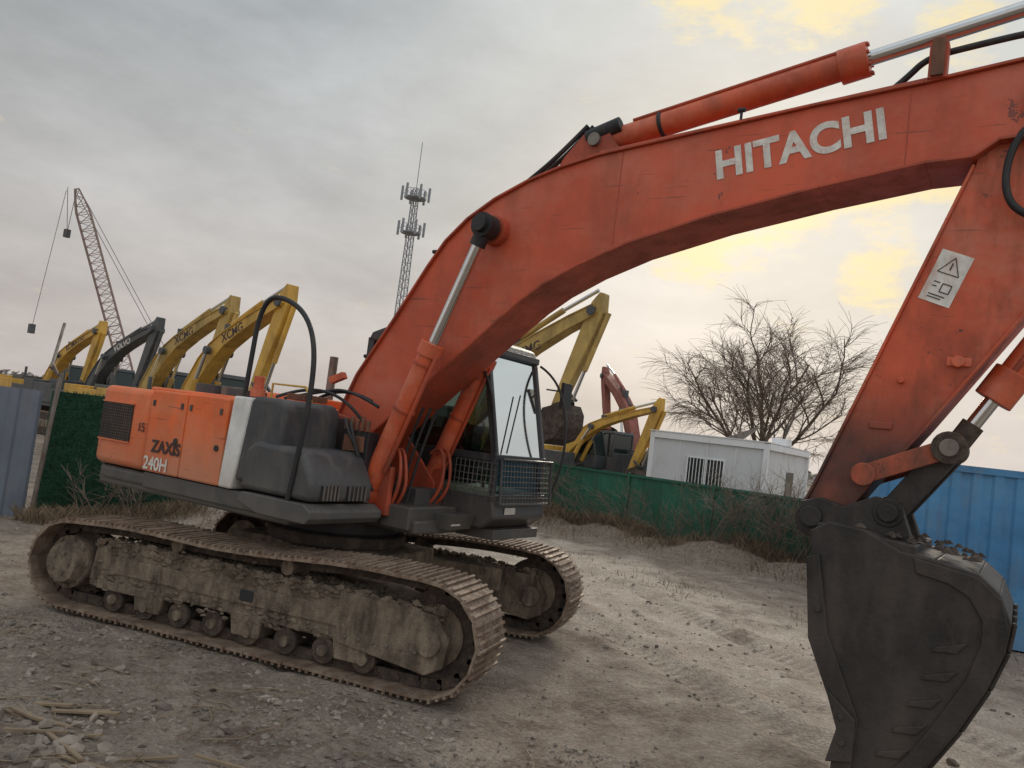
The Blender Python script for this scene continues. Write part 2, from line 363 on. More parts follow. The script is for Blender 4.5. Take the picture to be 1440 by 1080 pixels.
for x,z in((1.02,3.80),(3.95,4.90),(.3,2.72)): m.cyl((x,-.24,z),(x,-.24,z+.09),.012,BLK,8);m.cyl((x-.03,-.24,z+.09),(x+.03,-.24,z+.09),.02,BLK,8)
m.prism([(-.08,2.55),(.10,2.62),(.14,2.56),(-.04,2.49)],-.36,-.3,ORC)
for x,z0,z1 in((2.95,3.90,4.73),(5.18,4.44,5.0)):
    m.box(x-.005,x+.005,-.2525,-.248,z0,z1,ORF)
m.done('boom_brackets',UP,bevel=.006)
for y,n in((-.45,'right'),(.45,'left')):
    a=Vector((.73,y,1.45));b=Vector((1.74,y,4.06));d=(b-a).normalized();mm=a+d*1.58
    m=M();m.cyl(a+d*.10,mm,.098,ORC,32);m.cyl(mm-d*.10,mm+d*.03,.118,ORC,32);m.cyl(mm-d*.2,mm-d*.17,.112,ORF,32)
    m.cyl(a-Vector((0,.08,0)),a+Vector((0,.08,0)),.13,ORF,24)
    m.cyl(a+d*.3+Vector((.11,-.03,-.04)),mm+Vector((.11,-.03,-.04))-d*.05,.02,ORF,10)
    m.cyl(a+d*.9,a+d*.93,.112,ORF,32)
    m.done('boom_cylinder_'+n,UP,bevel=.005,smooth=True)
    m=M();m.cyl(mm,b-d*.08,.05,CHR,32);m.done('boom_cylinder_rod_'+n,UP,smooth=True)
    m=M();m.cyl(b-Vector((0,.075,0)),b+Vector((0,.075,0)),.115,BLK,24);m.cyl(b-d*.2,b-d*.03,.075,BLK,20);m.done('rod_eye_'+n,UP,smooth=True)
a=Vector((2.62,0,4.93));e=Vector((7.02,0,5.86));d=(e-a).normalized();mm=a+d*2.22
m=M();m.cyl(a+d*.08,mm,.105,ORC,32);m.cyl(mm-d*.18,mm+d*.03,.135,ORC,32);m.cyl(a-Vector((0,.09,0)),a+Vector((0,.09,0)),.14,BLK,24)
m.cyl(a+Vector((-.12,-.1,.02)),a+Vector((.2,-.1,.12)),.07,BLK,16)
m.cyl(a+d*.55,a+d*.585,.115,BLK,32)
for i in range(8):
    aa=2*math.pi*i/8;o_=Vector((0,math.cos(aa)*.118,0))+d.cross(Vector((0,1,0)))*math.sin(aa)*.118
    m.cyl(mm+o_,mm+o_+d*.05,.018,ORF,6)
m.cyl(a+d*.3+Vector((0,-.06,.10)),mm+Vector((0,-.06,.10))-d*.1,.016,ORF,10)
m.done('arm_cylinder',UP,bevel=.006,smooth=True)
m=M();m.cyl(mm,e,.058,CHR,32);m.done('arm_cylinder_rod',UP,smooth=True)
tube('boom_hoses',[[(1.62,-.1,4.38),(1.95,-.12,4.60),(2.2,-.12,4.78),(2.5,-.12,5.06)],[(1.7,.0,4.42),(2.0,-.02,4.66),(2.3,-.05,4.85),(2.52,-.05,5.08)],
 [(5.0,-.16,5.02),(5.12,-.16,5.12),(5.25,-.16,5.26),(5.5,-.16,5.3),(6.0,-.16,5.36),(6.5,-.16,5.35)]],.024,BLK,UP)
tube('boom_pipes',[[(.7,y,3.42),(1.0,y,3.86),(1.35,y,4.25),(1.7,y,4.46),(2.1,y,4.61)] for y in(-.18,-.1,.1,.18)]+[[(2.7,y,4.76),(4.9,y,5.03),(5.3,y,5.08)] for y in(-.2,-.14)],.018,ORF,UP)
text('maker_lettering','HITACHI',3.80,-.254,4.43,.325,R(10.3),DEC,UP,sx=.985,bold=.011,space=1.02)
# ---- arm
m=M()
ap=[(5.62,4.42),(4.94,2.54),(4.78,2.10),(4.68,1.84),(4.74,1.74),(4.86,1.74),(5.02,1.95),(5.18,2.2),(5.45,2.59),(5.97,3.40),(6.45,4.15),(6.85,4.9),(7.12,5.85),(6.95,6.0),(6.6,5.5),(6.2,5.2),(5.85,5.05),(5.68,4.75)]
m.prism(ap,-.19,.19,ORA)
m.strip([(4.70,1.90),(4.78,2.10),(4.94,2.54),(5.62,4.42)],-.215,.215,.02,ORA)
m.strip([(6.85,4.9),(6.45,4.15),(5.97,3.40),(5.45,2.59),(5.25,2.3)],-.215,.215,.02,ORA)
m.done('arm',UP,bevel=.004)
m=M()
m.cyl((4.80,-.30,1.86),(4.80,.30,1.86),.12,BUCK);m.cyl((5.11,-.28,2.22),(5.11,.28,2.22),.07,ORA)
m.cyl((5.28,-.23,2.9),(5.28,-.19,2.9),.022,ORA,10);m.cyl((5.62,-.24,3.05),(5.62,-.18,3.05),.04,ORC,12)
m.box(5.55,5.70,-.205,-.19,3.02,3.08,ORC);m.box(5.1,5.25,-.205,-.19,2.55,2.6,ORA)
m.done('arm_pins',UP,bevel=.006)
ad=Vector((.347,0,.938)); an=Vector((.938,0,-.347))
def on_arm(cx,cz,w,h,y,mt,mm_): mm_.obox((cx,y,cz),an*w,ad*h,(0,.001,0),mt)
m=M();on_arm(5.50,3.63,.105,.185,-.193,DEC,m)
tri=[(-.07,.03),(.07,.03),(0,.15)]
O_=Vector((5.50,-.1955,3.63))
for i in range(3):
    p=tri[i];q=tri[(i+1)%3];m.cyl(O_+an*p[0]+ad*p[1],O_+an*q[0]+ad*q[1],.004,DECK,4)
m.cyl(O_+ad*.06,O_+ad*.11,.006,DECK,4)
for p,q in(((-.06,-.04),(-.02,-.04)),((-.06,-.07),(-.03,-.07)),((.0,-.04),(.06,-.04)),((.0,-.10),(.06,-.10)),((.06,-.04),(.06,-.10)),((.0,-.04),(.0,-.10)),((-.06,-.13),(.05,-.13)),((-.06,-.15),(.03,-.15))):
    m.cyl(O_+an*p[0]+ad*p[1],O_+an*q[0]+ad*q[1],.0045,DECK,4)
m.done('warning_decal',UP)
tube('arm_hose',[[(6.1,-.24,4.55),(5.95,-.27,4.7),(5.82,-.27,4.5),(5.80,-.27,4.2),(5.92,-.27,4.02),(6.2,-.25,3.95)]],.025,BLK,UP)
def plate(m,a,b,r,y0,y1,mt):
    a=Vector(a);b=Vector(b);d=(b-a).normalized();n=Vector((-d.y,d.x));P=[]
    base=math.atan2(n.y,n.x)
    for i in range(7):
        t=base+math.pi*i/6; P.append((a.x+r*math.cos(t),a.y+r*math.sin(t)))
    for i in range(7):
        t=base+math.pi+math.pi*i/6; P.append((b.x+r*math.cos(t),b.y+r*math.sin(t)))
    m.prism(P,y0,y1,mt)
LNK=surf('link_paint',(.40,.085,.04),dirt=(.12,.06,.04),amount=.6,scale=4,rough=.6,chips=.05)
m=M()
for y in(-.30,.25): plate(m,(5.11,2.22),(5.62,2.46),.065,y,y+.05,LNK)
m.cyl((5.62,-.34,2.46),(5.62,.34,2.46),.06,STEEL)
m.cyl((5.62,-.33,2.46),(5.62,-.29,2.46),.11,MUDD);m.cyl((5.11,-.33,2.22),(5.11,-.29,2.22),.08,LNK)
m.done('idler_link',UP,bevel=.006)
m=M();plate(m,(5.62,2.46),(5.29,1.98),.085,-.22,-.14,BUCK);plate(m,(5.62,2.46),(5.29,1.98),.085,.14,.22,BUCK);m.obox((5.46,0,2.22),(.10,0,.14),(0,.14,0),(.04,0,-.03),BUCK);m.done('bucket_link',UP,bevel=.006)
a=Vector((6.95,0,4.75));b=Vector((5.62,0,2.46));d=(b-a).normalized();mm=a+d*2.20
m=M();m.cyl(a,mm,.095,ORC,32);m.cyl(mm-d*.2,mm+d*.03,.125,ORC,32);m.cyl(mm+Vector((.0,-.1,0))-d*1.2,mm+Vector((0,-.1,0))-d*.1,.02,ORF,10);m.done('bucket_cylinder',UP,bevel=.006,smooth=True)
m=M();m.cyl(mm,b-d*.1,.05,CHR,32);m.done('bucket_cylinder_rod',UP,smooth=True)
m=M();m.cyl(b-Vector((0,.1,0)),b+Vector((0,.1,0)),.10,MUDD,24);m.cyl(b-d*.22,b-d*.02,.075,MUDD,20);m.done('bucket_rod_eye',UP,smooth=True)
# ---- bucket
BK=empty('bucket',UP)
side=[(4.86,1.80),(4.98,1.88),(5.20,1.86),(5.42,1.76),(5.62,1.74),(5.86,1.70),(5.98,1.60),(6.05,1.44),(6.03,1.26),(5.95,1.02),(5.82,.74),(5.66,.46),(5.48,.22),(5.30,.06),(5.16,.0),(5.17,.3),(5.2,.62),(5.06,.92),(4.97,1.12),(4.90,1.45)]
m=M()
m.prism(side,-.62,-.585,BUCK);m.prism(side,.585,.62,BUCK)
back=side[2:15]
m.strip(back[::-1],-.585,.585,.035,BUCK)
for y in(-.55,-.2,.15,.5):
    m.strip(back[5:12],y,y+.05,.03,BUCK)
m.box(5.14,5.22,-.585,.585,-.03,.05,BUCK)
m.done('bucket_shell',BK,bevel=.012)
m=M()
m.prism([(4.86,1.62),(4.94,1.66),(5.04,1.15),(5.13,.96),(5.27,.66),(5.24,.1),(5.14,-.04),(5.13,.3),(5.15,.6),(5.02,.88),(4.92,1.1)],-.648,-.62,BUCK)
m.prism([(5.06,.82),(5.26,.66),(5.26,.40),(5.10,.36),(5.15,.58)],-.675,-.648,BUCK)
for bx_,bz_ in((5.17,.66),(5.19,.5),(4.97,1.3),(5.2,.2)): m.cyl((bx_,-.69,bz_),(bx_,-.64,bz_),.022,BUCK,6)
m.prism([(5.50,1.735),(5.86,1.68),(5.99,1.57),(6.035,1.42),(6.01,1.22),(5.93,.98),(5.80,.72),(5.64,.45),(5.46,.22),(5.38,.28),(5.56,.52),(5.70,.78),(5.84,1.06),(5.90,1.28),(5.90,1.42),(5.82,1.55),(5.7,1.61),(5.52,1.64)],-.637,-.62,BUCK)
for i,(x,z) in enumerate(((5.30,.32),(5.38,.47),(5.46,.64),(5.53,.82),(5.6,1.0),(5.64,1.18))):
    m.prism([(x,z),(x+.14,z+.02),(x+.20,z+.10),(x+.02,z+.035)],-.634,-.62,BUCK)
for y in(-.5,-.25,0,.25,.5):
    m.prism([(5.10,.10),(5.24,.10),(5.26,-.02),(5.16,-.16),(5.10,-.02)],y-.05,y+.05,STEEL)
m.done('bucket_teeth_and_cutters',BK,bevel=.008)
m=M()
ear=[(4.70,1.78),(4.72,1.98),(4.84,2.02),(5.0,1.98),(5.2,2.08),(5.36,2.05),(5.42,1.9),(5.48,1.74),(5.2,1.72),(4.9,1.70)]
for y in(-.30,-.23,.20,.27):m.prism(ear,y-.02,y+.02,BUCK)
m.cyl((4.80,-.36,1.88),(4.80,.36,1.88),.075,BUCK);m.cyl((5.29,-.36,1.98),(5.29,.36,1.98),.065,BUCK);m.cyl((5.29,-.27,1.98),(5.29,-.33,1.98),.1,BUCK)
m.prism([(4.86,1.72),(5.5,1.70),(5.5,1.80),(4.9,1.86)],-.58,.58,BUCK)
m.done('bucket_ears',BK,bevel=.008)
m=M()
for i in range(90):
    x=random.uniform(5.0,5.85);z=1.885-.16*max(0,(x-5.15));y=random.uniform(-.55,.5);r=random.uniform(.008,.026)
    m.cyl((x,y,z-.02),(x,y,z+r*.3),r*1.8,MUDD,7,r*.4)
m.done('bucket_dirt',BK)
# ---- cab
CAB=empty('cab',UP)
Y0,Y1=.42,1.42
m=M()
m.prism([(-.3,1.22),(1.5,1.22),(1.66,1.34),(1.63,1.55),(-.3,1.55)],Y0,Y1,CABM)
m.prism([(-.3,1.55),(.85,1.55),(.95,1.95),(-.3,1.95)],Y0,Y0+.06,CABM);m.prism([(-.3,1.55),(.35,1.55),(.35,2.2),(-.3,2.2)],Y1-.06,Y1,CABM)
m.done('cab_base',CAB,bevel=.03)
m=M()
m.prism([(-.32,3.06),(-.28,3.16),(-.1,3.22),(1.1,3.20),(1.28,3.15),(1.34,3.06)],Y0-.01,Y1+.01,CABM)
m.prism([(.1,3.2),(.8,3.2),(.75,3.25),(.15,3.25)],Y0+.2,Y1-.2,CABM)
m.done('cab_roof',CAB,bevel=.035,seg=3)
m=M()
def pil(x0,z0,x1,z1,w,y,d=.06):
    m.prism([(x0-w,z0),(x0,z0),(x1,z1),(x1-w,z1)],y,y+d,CABM)
for y in(Y0,Y1-.06):
    pil(1.62,1.5,1.60,1.95,.07,y);pil(1.60,1.95,1.33,3.08,.07,y)
    pil(-.24,1.5,-.24,3.1,.09,y)
    pil(.50,1.9,.46,3.1,.08,y)
    m.prism([(-.3,1.9),(1.58,1.9),(1.57,1.98),(-.3,1.98)],y+.002,y+.058,CABM)
m.prism([(1.62,1.5),(1.64,1.5),(1.64,1.58),(1.60,1.58)],Y0+.003,Y1-.003,CABM)
m.obox((1.585,.92,1.95),(.02,0,-.0),(0,.497,0),(0,0,.03),CABM)
m.obox((1.34,.92,3.04),(.03,0,0),(0,.497,0),(0,0,.035),CABM)
m.done('cab_pillars',CAB,bevel=.012)
m=M()
def quad(a,b,c,d,mt):m.add([a,b,c,d],[[0,1,2,3]],mt)
yi=Y0+.03
quad((-.24,yi,1.97),(.42,yi,1.97),(.40,yi,3.07),(-.24,yi,3.07),GLASS)
quad((.5,yi,1.97),(1.54,yi,1.97),(1.28,yi,3.07),(.46,yi,3.07),GLASS)
yi=Y1-.03
quad((-.24,yi,2.2),(.42,yi,1.97),(.40,yi,3.07),(-.24,yi,3.07),GLASS)
quad((.5,yi,1.57),(1.58,yi,1.57),(1.28,yi,3.07),(.46,yi,3.07),GLASS)
quad((1.57,Y0+.06,1.97),(1.57,Y1-.06,1.97),(1.31,Y1-.06,3.05),(1.31,Y0+.06,3.05),GLASS)
quad((1.62,Y0+.06,1.56),(1.62,Y1-.06,1.56),(1.585,Y1-.06,1.94),(1.585,Y0+.06,1.94),GLASS)
quad((-.3,Y0+.06,2.1),(-.3,Y1-.06,2.1),(-.3,Y1-.06,3.06),(-.3,Y0+.06,3.06),GLASS)
m.done('cab_windows',CAB)
GRM=surf('guard_mesh_paint',(.09,.085,.08),dirt=(.2,.17,.14),amount=.4,bump=0)
m=M()
for i in range(17):
    y=Y0+.02+i*.06; m.cyl((1.70,y,1.50),(1.66,y,1.93),.005,GRM,6)
for i in range(9):
    t=i/8; m.cyl((1.70-.04*t,Y0,1.50+.43*t),(1.70-.04*t,Y1,1.50+.43*t),.005,GRM,6)
for z in(1.49,1.94):m.cyl((1.69,Y0,z),(1.69,Y1,z),.014,CABM,8)
for y in(Y0,Y1):m.cyl((1.71,y,1.49),(1.67,y,1.94),.014,CABM,8)
for i in range(9):
    x=1.14+i*.055
    m.cyl((x,Y0-.03,1.56),(x,Y0-.03,1.90),.005,GRM,6)
for i in range(6): m.cyl((1.12,Y0-.03,1.56+.066*i),(1.64,Y0-.03,1.56+.066*i),.005,GRM,6)
m.done('front_guard_mesh',CAB)
SEAT=surf('seat_fabric',(.03,.03,.032),dirt=(.07,.07,.065),amount=.4,rough=.9)
YG=surf('interior_panel',(.16,.20,.15),dirt=(.1,.1,.08),amount=.4)
m=M()
m.box(.1,.6,.70,1.15,1.7,1.85,SEAT);m.prism([(.05,1.8),(.2,1.8),(.1,2.6),(-.02,2.62)],.70,1.15,SEAT);m.box(.0,.10,.8,1.05,2.62,2.8,SEAT)
m.box(.15,.8,.55,.68,1.6,2.1,SEAT);m.box(.15,.8,1.18,1.3,1.6,2.1,SEAT);m.cyl((.75,.6,2.1),(.78,.6,2.3),.025,BLK,8)
m.cyl((.78,1.24,2.1),(.81,1.24,2.3),.025,BLK,8)
m.box(1.15,1.25,.47,.62,2.0,2.25,BLK);m.box(-.2,.0,.5,1.35,1.56,2.3,YG);m.box(.0,1.5,.5,1.36,1.55,1.6,YG)
m.cyl((1.2,.85,1.55),(1.15,.85,1.95),.015,BLK,8);m.cyl((1.2,1.0,1.55),(1.15,1.0,1.95),.015,BLK,8)
m.done('cab_interior',CAB,bevel=.03)
tube('cab_handrails',[[(1.68,1.47,1.6),(1.78,1.5,1.9),(1.74,1.52,2.5),(1.55,1.5,2.9),(1.36,1.46,3.0)],[(1.2,.40,3.0),(1.45,.38,2.7),(1.55,.38,2.3),(1.6,.4,2.0)]],.014,BLK,UP)
tube('wiper',[[(1.60,.6,2.0),(1.52,.8,2.35),(1.46,.95,2.62)]],.008,BLK,CAB)
m=M();m.cyl((1.45,1.5,2.75),(1.6,1.66,2.75),.01,BLK,8);m.box(1.58,1.62,1.6,1.80,2.55,2.85,BLK);m.done('mirror',UP,bevel=.01)
m=M();m.box(.95,1.62,.5,1.38,1.12,1.22,CABM);m.prism([(.9,1.2),(1.4,1.2),(1.45,1.35),(.9,1.35)],.0,.41,CABM);m.box(.85,1.02,-.05,.38,1.35,1.55,GREY)
m.box(1.40,1.42,.05,.2,1.24,1.32,WHITE);m.box(1.655,1.665,.6,.8,1.38,1.45,WHITE);m.done('cab_floor',UP,bevel=.01)
hs=[]
for i in range(2):
    y=-.34+i*.07
    hs.append([(.95,y,1.36),(1.06+.04*i,y-.04,1.52),(1.07,y-.05,1.78),(.98,y-.02,1.95),(.90,y,1.9)])
for i in range(2):
    y=.2+i*.1
    hs.append([(.95,y,1.35),(1.12+.03*i,y,1.5),(1.14,y,1.85),(1.02,y+.02,2.0),(.92,y+.03,1.9)])
tube('base_hoses',hs,.017,ORF,UP)
tube('base_pipes',[[(.92+.05*i,-.30+.05*i,1.3),(.95+.05*i,-.28+.05*i,1.8),(1.15+.05*i,-.27+.05*i,2.35)] for i in range(3)],.014,BLK,UP)

# ================================================================ BACKGROUND EXCAVATORS
def bg_exc(loc,hd,col,sc=1.0,col2=None,armk=0.0,lab='',tipz=5.1,white=DECK):
    E=empty('excavator',None,loc,R(hd)); E.scale=(sc,)*3
    col2=col2 or col
    m=M()
    for s in(-1,1):
        P=[]
        for i in range(9):a=R(-90-180*i/8);P.append((-1.7+.42*math.cos(a),.44+.42*math.sin(a)))
        for i in range(9):a=R(90-180*i/8);P.append((1.7+.42*math.cos(a),.44+.42*math.sin(a)))
        m.prism(P,s*1.25-.28,s*1.25+.28,MUDD)
        for i in range(20):
            x=-1.7+i*.18; m.box(x,x+.05,s*1.25-.285,s*1.25+.285,.86,.90,SHOE)
        m.cyl((-1.7,s*1.25-.32,.44),(-1.7,s*1.25+.32,.44),.26,MUD);m.cyl((1.7,s*1.25-.32,.44),(1.7,s*1.25+.32,.44),.24,MUD)
        m.box(-1.4,1.4,s*1.25-.3,s*1.25+.3,.3,.6,MUD)
    m.cyl((0,0,.6),(0,0,1.1),.6,MUDD);m.box(-.8,.8,-1,1,.45,.75,MUDD)
    m.done('undercarriage',E,bevel=.02)
    m=M()
    m.prism([(-2.7,-.6),(-2.4,-1.25),(1.0,-1.25),(1.2,-.4),(1.2,1.3),(-2.4,1.3),(-2.7,.6)],1.1,1.25,DGR,'z')
    m.prism([(-2.8,-.6),(-2.5,-1.3),(-1.7,-1.3),(-1.7,1.3),(-2.5,1.3),(-2.8,.6)],1.2,2.1,col2,'z')
    m.box(-1.69,-.2,-1.3,1.3,1.25,2.0,col2);m.box(-.2,1.0,-1.3,-.5,1.25,1.8,DGR);m.box(-1.5,-.5,-.8,.8,2.0,2.2,DGR)
    m.cyl((-1.2,-.4,2.2),(-1.2,-.4,2.6),.06,DGR,10)
    m.done('body',E,bevel=.04)
    m=M()
    m.prism([(-.2,1.25),(1.4,1.25),(1.42,1.8),(-.2,1.8)],.4,1.3,DGR);m.prism([(-.2,2.8),(1.05,2.8),(1.0,2.92),(-.15,2.92)],.38,1.32,DGR)
    m.prism([(-.15,1.8),(1.38,1.8),(1.02,2.8),(-.15,2.8)],.44,1.26,DGL)
    for y in(.39,1.25):
        m.prism([(1.34,1.8),(1.42,1.8),(1.08,2.82),(1.0,2.82)],y,y+.06,DGR);m.box(-.2,-.1,y,y+.06,1.8,2.8,DGR);m.box(.4,.48,y,y+.06,1.8,2.8,DGR)
    m.done('cab',E,bevel=.02)
    m=M()
    kz=(tipz-1.8)/3.3
    def Z(z):return 1.8+(z-1.8)*kz
    T=[(.0,1.75),(.35,2.5),(.9,3.30),(1.35,3.73),(1.85,4.05),(2.6,4.40),(3.6,4.82),(4.30,5.08)]
    B=[(4.42,4.95),(4.35,4.87),(3.5,4.52),(2.6,4.06),(2.0,3.70),(1.55,3.30),(.9,2.55),(.4,1.75)]
    m.prism([(x,Z(z)) for x,z in T+B],-.20,.20,col)
    m.strip([(x,Z(z)) for x,z in T],-.23,.23,.03,col);m.strip([(x,Z(z)) for x,z in B],-.22,.22,.02,col)
    m.cyl((4.28,-.28,Z(4.95)),(4.28,.28,Z(4.95)),.12,DGR)
    for q_ in(0.06,.12): m.cyl((1.3,-.12+q_,Z(3.78)),(2.6,-.12+q_,Z(4.47)),.03,DGR,6)
    m.done('boom',E)
    if lab: text('lettering',lab,1.95,-.204,Z(3.80),.34,R(22),white,E,sx=1,bold=.006)
    m=M()
    for y in(-.34,.34):
        m.cyl((.75,y,1.5),(1.15,y,Z(2.7)),.09,col);m.cyl((1.15,y,Z(2.7)),(1.5,y,Z(3.55)),.05,CHR);m.cyl((1.5,y-.07,Z(3.55)),(1.5,y+.07,Z(3.55)),.11,DGR)
    m.cyl((1.9,0,Z(4.28)),(3.3,0,Z(4.98)),.08,col);m.cyl((3.3,0,Z(4.98)),(4.3,0,Z(5.42)),.05,CHR);m.box(1.8,2.05,-.1,.1,Z(4.0),Z(4.35),DGR)
    m.done('cylinders',E,smooth=True)
    m=M()
    tx,tz=4.28,Z(4.95); bx,bz=tx-.85+armk,tz-2.55
    d=Vector((bx-tx,bz-tz)).normalized();n=Vector((-d.y,d.x))
    def q(t,o):v=Vector((tx,tz))+d*t+n*o;return (v.x,v.y)
    m.prism([q(-.5,-.02),q(-.52,.10),q(-.05,.28),q(.5,.28),q(2.75,.12),q(2.75,-.10),q(.3,-.15),q(-.2,-.14)],-.15,.15,col)
    m.cyl((q(-.1,.38)[0],0,q(-.1,.38)[1]),(q(1.5,.36)[0],0,q(1.5,.36)[1]),.07,col);m.cyl((q(1.5,.36)[0],0,q(1.5,.36)[1]),(q(2.3,.36)[0],0,q(2.3,.36)[1]),.045,CHR)
    A=q(2.3,.36);Bq=q(2.7,.0)
    for y in(-.2,.2): m.beam((A[0],y,A[1]),(q(2.2,.05)[0],y,q(2.2,.05)[1]),.05,DGR)
    m.done('arm',E,bevel=.01)
    m=M()
    x,z=Bq
    bp=[(x+.12,z+.05),(x+.42,z+.12),(x+.55,z-.1),(x+.55,z-.42),(x+.36,z-.74),(x+.0,z-.88),(x-.40,z-.86),(x-.66,z-.75),(x-.45,z-.55),(x-.18,z-.32),(x-.1,z-.02)]
    m.prism(bp,-.50,-.47,MUDD);m.prism(bp,.47,.50,MUDD);m.strip(bp[1:8],-.47,.47,.03,MUDD)
    for y in(-.4,-.13,.13,.4):m.prism([(x-.62,z-.8),(x-.62,z-.7),(x-.88,z-.66)],y-.05,y+.05,MUDD)
    for y in(-.2,.17):m.prism([(x-.1,z-.05),(x,z+.12),(x+.4,z+.26),(x+.46,z)],y,y+.03,MUDD)
    m.beam((A[0],0,A[1]),(x+.34,0,z+.18),.07,DGR)
    m.done('bucket',E)
    return E
def place(tip,hd,col,**k):
    s=k.get('sc',1.0);h=R(hd); return bg_exc((tip[0]-4.3*s*math.cos(h),tip[1]-4.3*s*math.sin(h),0),hd,col,**k)
place((-8.1,9.6),-19,YEL,tipz=4.95,lab='XCMG')
place((-11.8,12.0),-17,YEL2,tipz=4.95,lab='XCMG',col2=YEL)
place((-18.5,16.2),-15,DGR,tipz=4.6,lab='VOLVO',white=DEC)
place((-23.6,18.4),-17,YEL,tipz=4.5,lab='KOMATSU')
place((-.72,12.3),-17,YEL2,tipz=5.75,lab='XCMG',col2=YEL)
place((-4.1,14.8),-25,YEL,tipz=5.45)
place((-4.8,31.0),128,REDM,tipz=5.8,col2=DGR)
place((-1.0,24.4),-20,YEL,tipz=4.0)

# ================================================================ GROUND
FA=Vector((-1.2,13.1));FB=Vector((4.7,11.5));FD=(FB-FA).normalized();FN=Vector((FD.y,-FD.x))
if FN.dot(Vector((4.5,-7.5))-FA)<0: FN=-FN
RN=Vector((.7257,.6875))
def roadd(x,y): return RN.x*x+RN.y*y-4.3+.35*noise.noise((x*.25,y*.25,7))
def gh(x,y):
    r=math.hypot(x-2,y)
    w=max(0,1-r/45)
    z=w*(.05*noise.noise((x*.5,y*.5,0))+.03*noise.noise((x*1.7,y*1.7,3)))
    near=max(0,1-math.hypot(x-2,y+1)/12)
    k=1.7 if y<-1.9 else 1.0
    z+=near*k*(.018*noise.noise((x*5,y*5,1))+.016*noise.noise((x*11,y*11,5)))
    if y<-2.2: z+=.05*max(0,noise.noise((x*.9,y*.9,12)))*min(1,(-2.2-y))
    if r<22:
        q=roadd(x,y)
        for c_,a_ in((-1.0,.07),(.85,.075),(-.35,.03)):
            e_=(q-c_)/.17; z-=a_*math.exp(-e_*e_); e_=(abs(q-c_)-.33)/.12; z+=a_*.35*math.exp(-e_*e_)
        q2=(x*.35-y*.94)-3.3+.3*noise.noise((x*.3,y*.3,2))
        for c_ in(-.1,1.5):
            e_=(q2-c_)/.2; z-=.03*math.exp(-e_*e_)
    if abs(x)<2.6 and abs(y)<1.9: z=min(z,.012)
    if math.hypot(x-4.2,y+1.1)<1.4: z=min(z,.0)
    p=Vector((x,y))-FA; t=p.dot(FD); d=p.dot(FN)
    if -9<t<12:
        z+=.42*math.exp(-((d-.7)/.85)**2)*(.65+.8*noise.noise((x*.8,y*.8,9))+.3*noise.noise((x*2.4,y*2.4,9)))*min(1,(t+9)/2)
    z+=.5*math.exp(-(((x+5.0)/1.3)**2+((y-6.2)/1.6)**2))
    return z
def sp(t,c,a=3.4,b=7.2): return c+a*math.sinh(b*t)
N=560
V=[];Fc=[]
for j in range(N+1):
    y=sp(j/N*2-1,0.5)
    for i in range(N+1):
        x=sp(i/N*2-1,2.5); V.append((x,y,gh(x,y) if abs(x)<60 and abs(y)<60 else 0))
for j in range(N):
    for i in range(N):
        a=j*(N+1)+i; Fc.append((a,a+1,a+N+2,a+N+1))
me=bpy.data.meshes.new('ground');me.from_pydata(V,[],Fc);me.polygons.foreach_set('use_smooth',[True]*len(Fc))
g=bpy.data.objects.new('ground',me);scene.collection.objects.link(g)
s=NT('dirt_ground')
o=s.tc.outputs['Object']
n1=s.noise(.35,4,.6);n2=s.noise(1.6,6,.75);n3=s.noise(28,5,.8);n4=s.noise(.9,6,.7)
col=s.mix(s.rng(n2,.38,.62),(.20,.145,.105),(.44,.36,.285))
sep=s.n('ShaderNodeSeparateXYZ');s.l.new(o,sep.inputs[0])
def lin(a,b,c): return s.math('ADD',s.math('ADD',s.math('MULTIPLY',sep.outputs[0],a),s.math('MULTIPLY',sep.outputs[1],b)),c)
d0=lin(RN.x,RN.y,-4.3)
dist=s.math('ABSOLUTE',lin(RN.x,RN.y,-4.9))
dist=s.math('ADD',dist,s.rng(n4,.3,.7,-1.1,1.1))
road=s.rng(dist,1.0,2.8,1,0,True)
rc=s.mix(s.rng(n2,.38,.62),(.50,.40,.31),(.74,.64,.53))
col=s.mix(s.math('MULTIPLY',road,.95),col,rc)
col=s.mix(s.rng(n4,.55,.63,0,.6,True),col,(.16,.095,.065))
fd=s.math('ABSOLUTE',lin(FN.x,FN.y,-(FA.dot(FN))-.9));fd=s.math('ADD',fd,s.rng(n2,.3,.7,-.6,.6))
col=s.mix(s.rng(fd,.9,1.9,.8,0,True),col,s.mix(s.rng(n3,.4,.6),(.15,.105,.075),(.32,.25,.18)))
vo=s.n('ShaderNodeTexVoronoi');vo.inputs['Scale'].default_value=26;s.l.new(o,vo.inputs['Vector'])
vo2=s.n('ShaderNodeTexVoronoi');vo2.inputs['Scale'].default_value=60;s.l.new(o,vo2.inputs['Vector'])
bw=s.n('ShaderNodeSeparateColor');s.l.new(vo.outputs['Color'],bw.inputs[0])
col=s.mix(s.rng(bw.outputs[0],.4,1,.0,.45),col,(.48,.42,.36))
col=s.mix(s.rng(n3,.35,.58,.5,0),col,(.11,.082,.062))
dw=s.math('ADD',d0,s.rng(n1,.3,.7,-.15,.15))
tread=None
for c_ in(-1.0,.85):
    q_=s.rng(s.math('ABSOLUTE',s.math('SUBTRACT',dw,c_)),.10,.24,1,0)
    tread=q_ if tread is None else s.math('MAXIMUM',tread,q_)
wv=s.math('SINE',s.math('MULTIPLY',lin(.6875,-.7257,0),42.0))
tr_=s.math('MULTIPLY',s.math('MULTIPLY',tread,s.rng(n2,.4,.55)),s.rng(wv,-1,1,0,1))
col=s.mix(s.math('MULTIPLY',tr_,.5),col,(.18,.13,.095))
s.l.new(col,s.b.inputs['Base Color']);s.b.inputs['Roughness'].default_value=.95
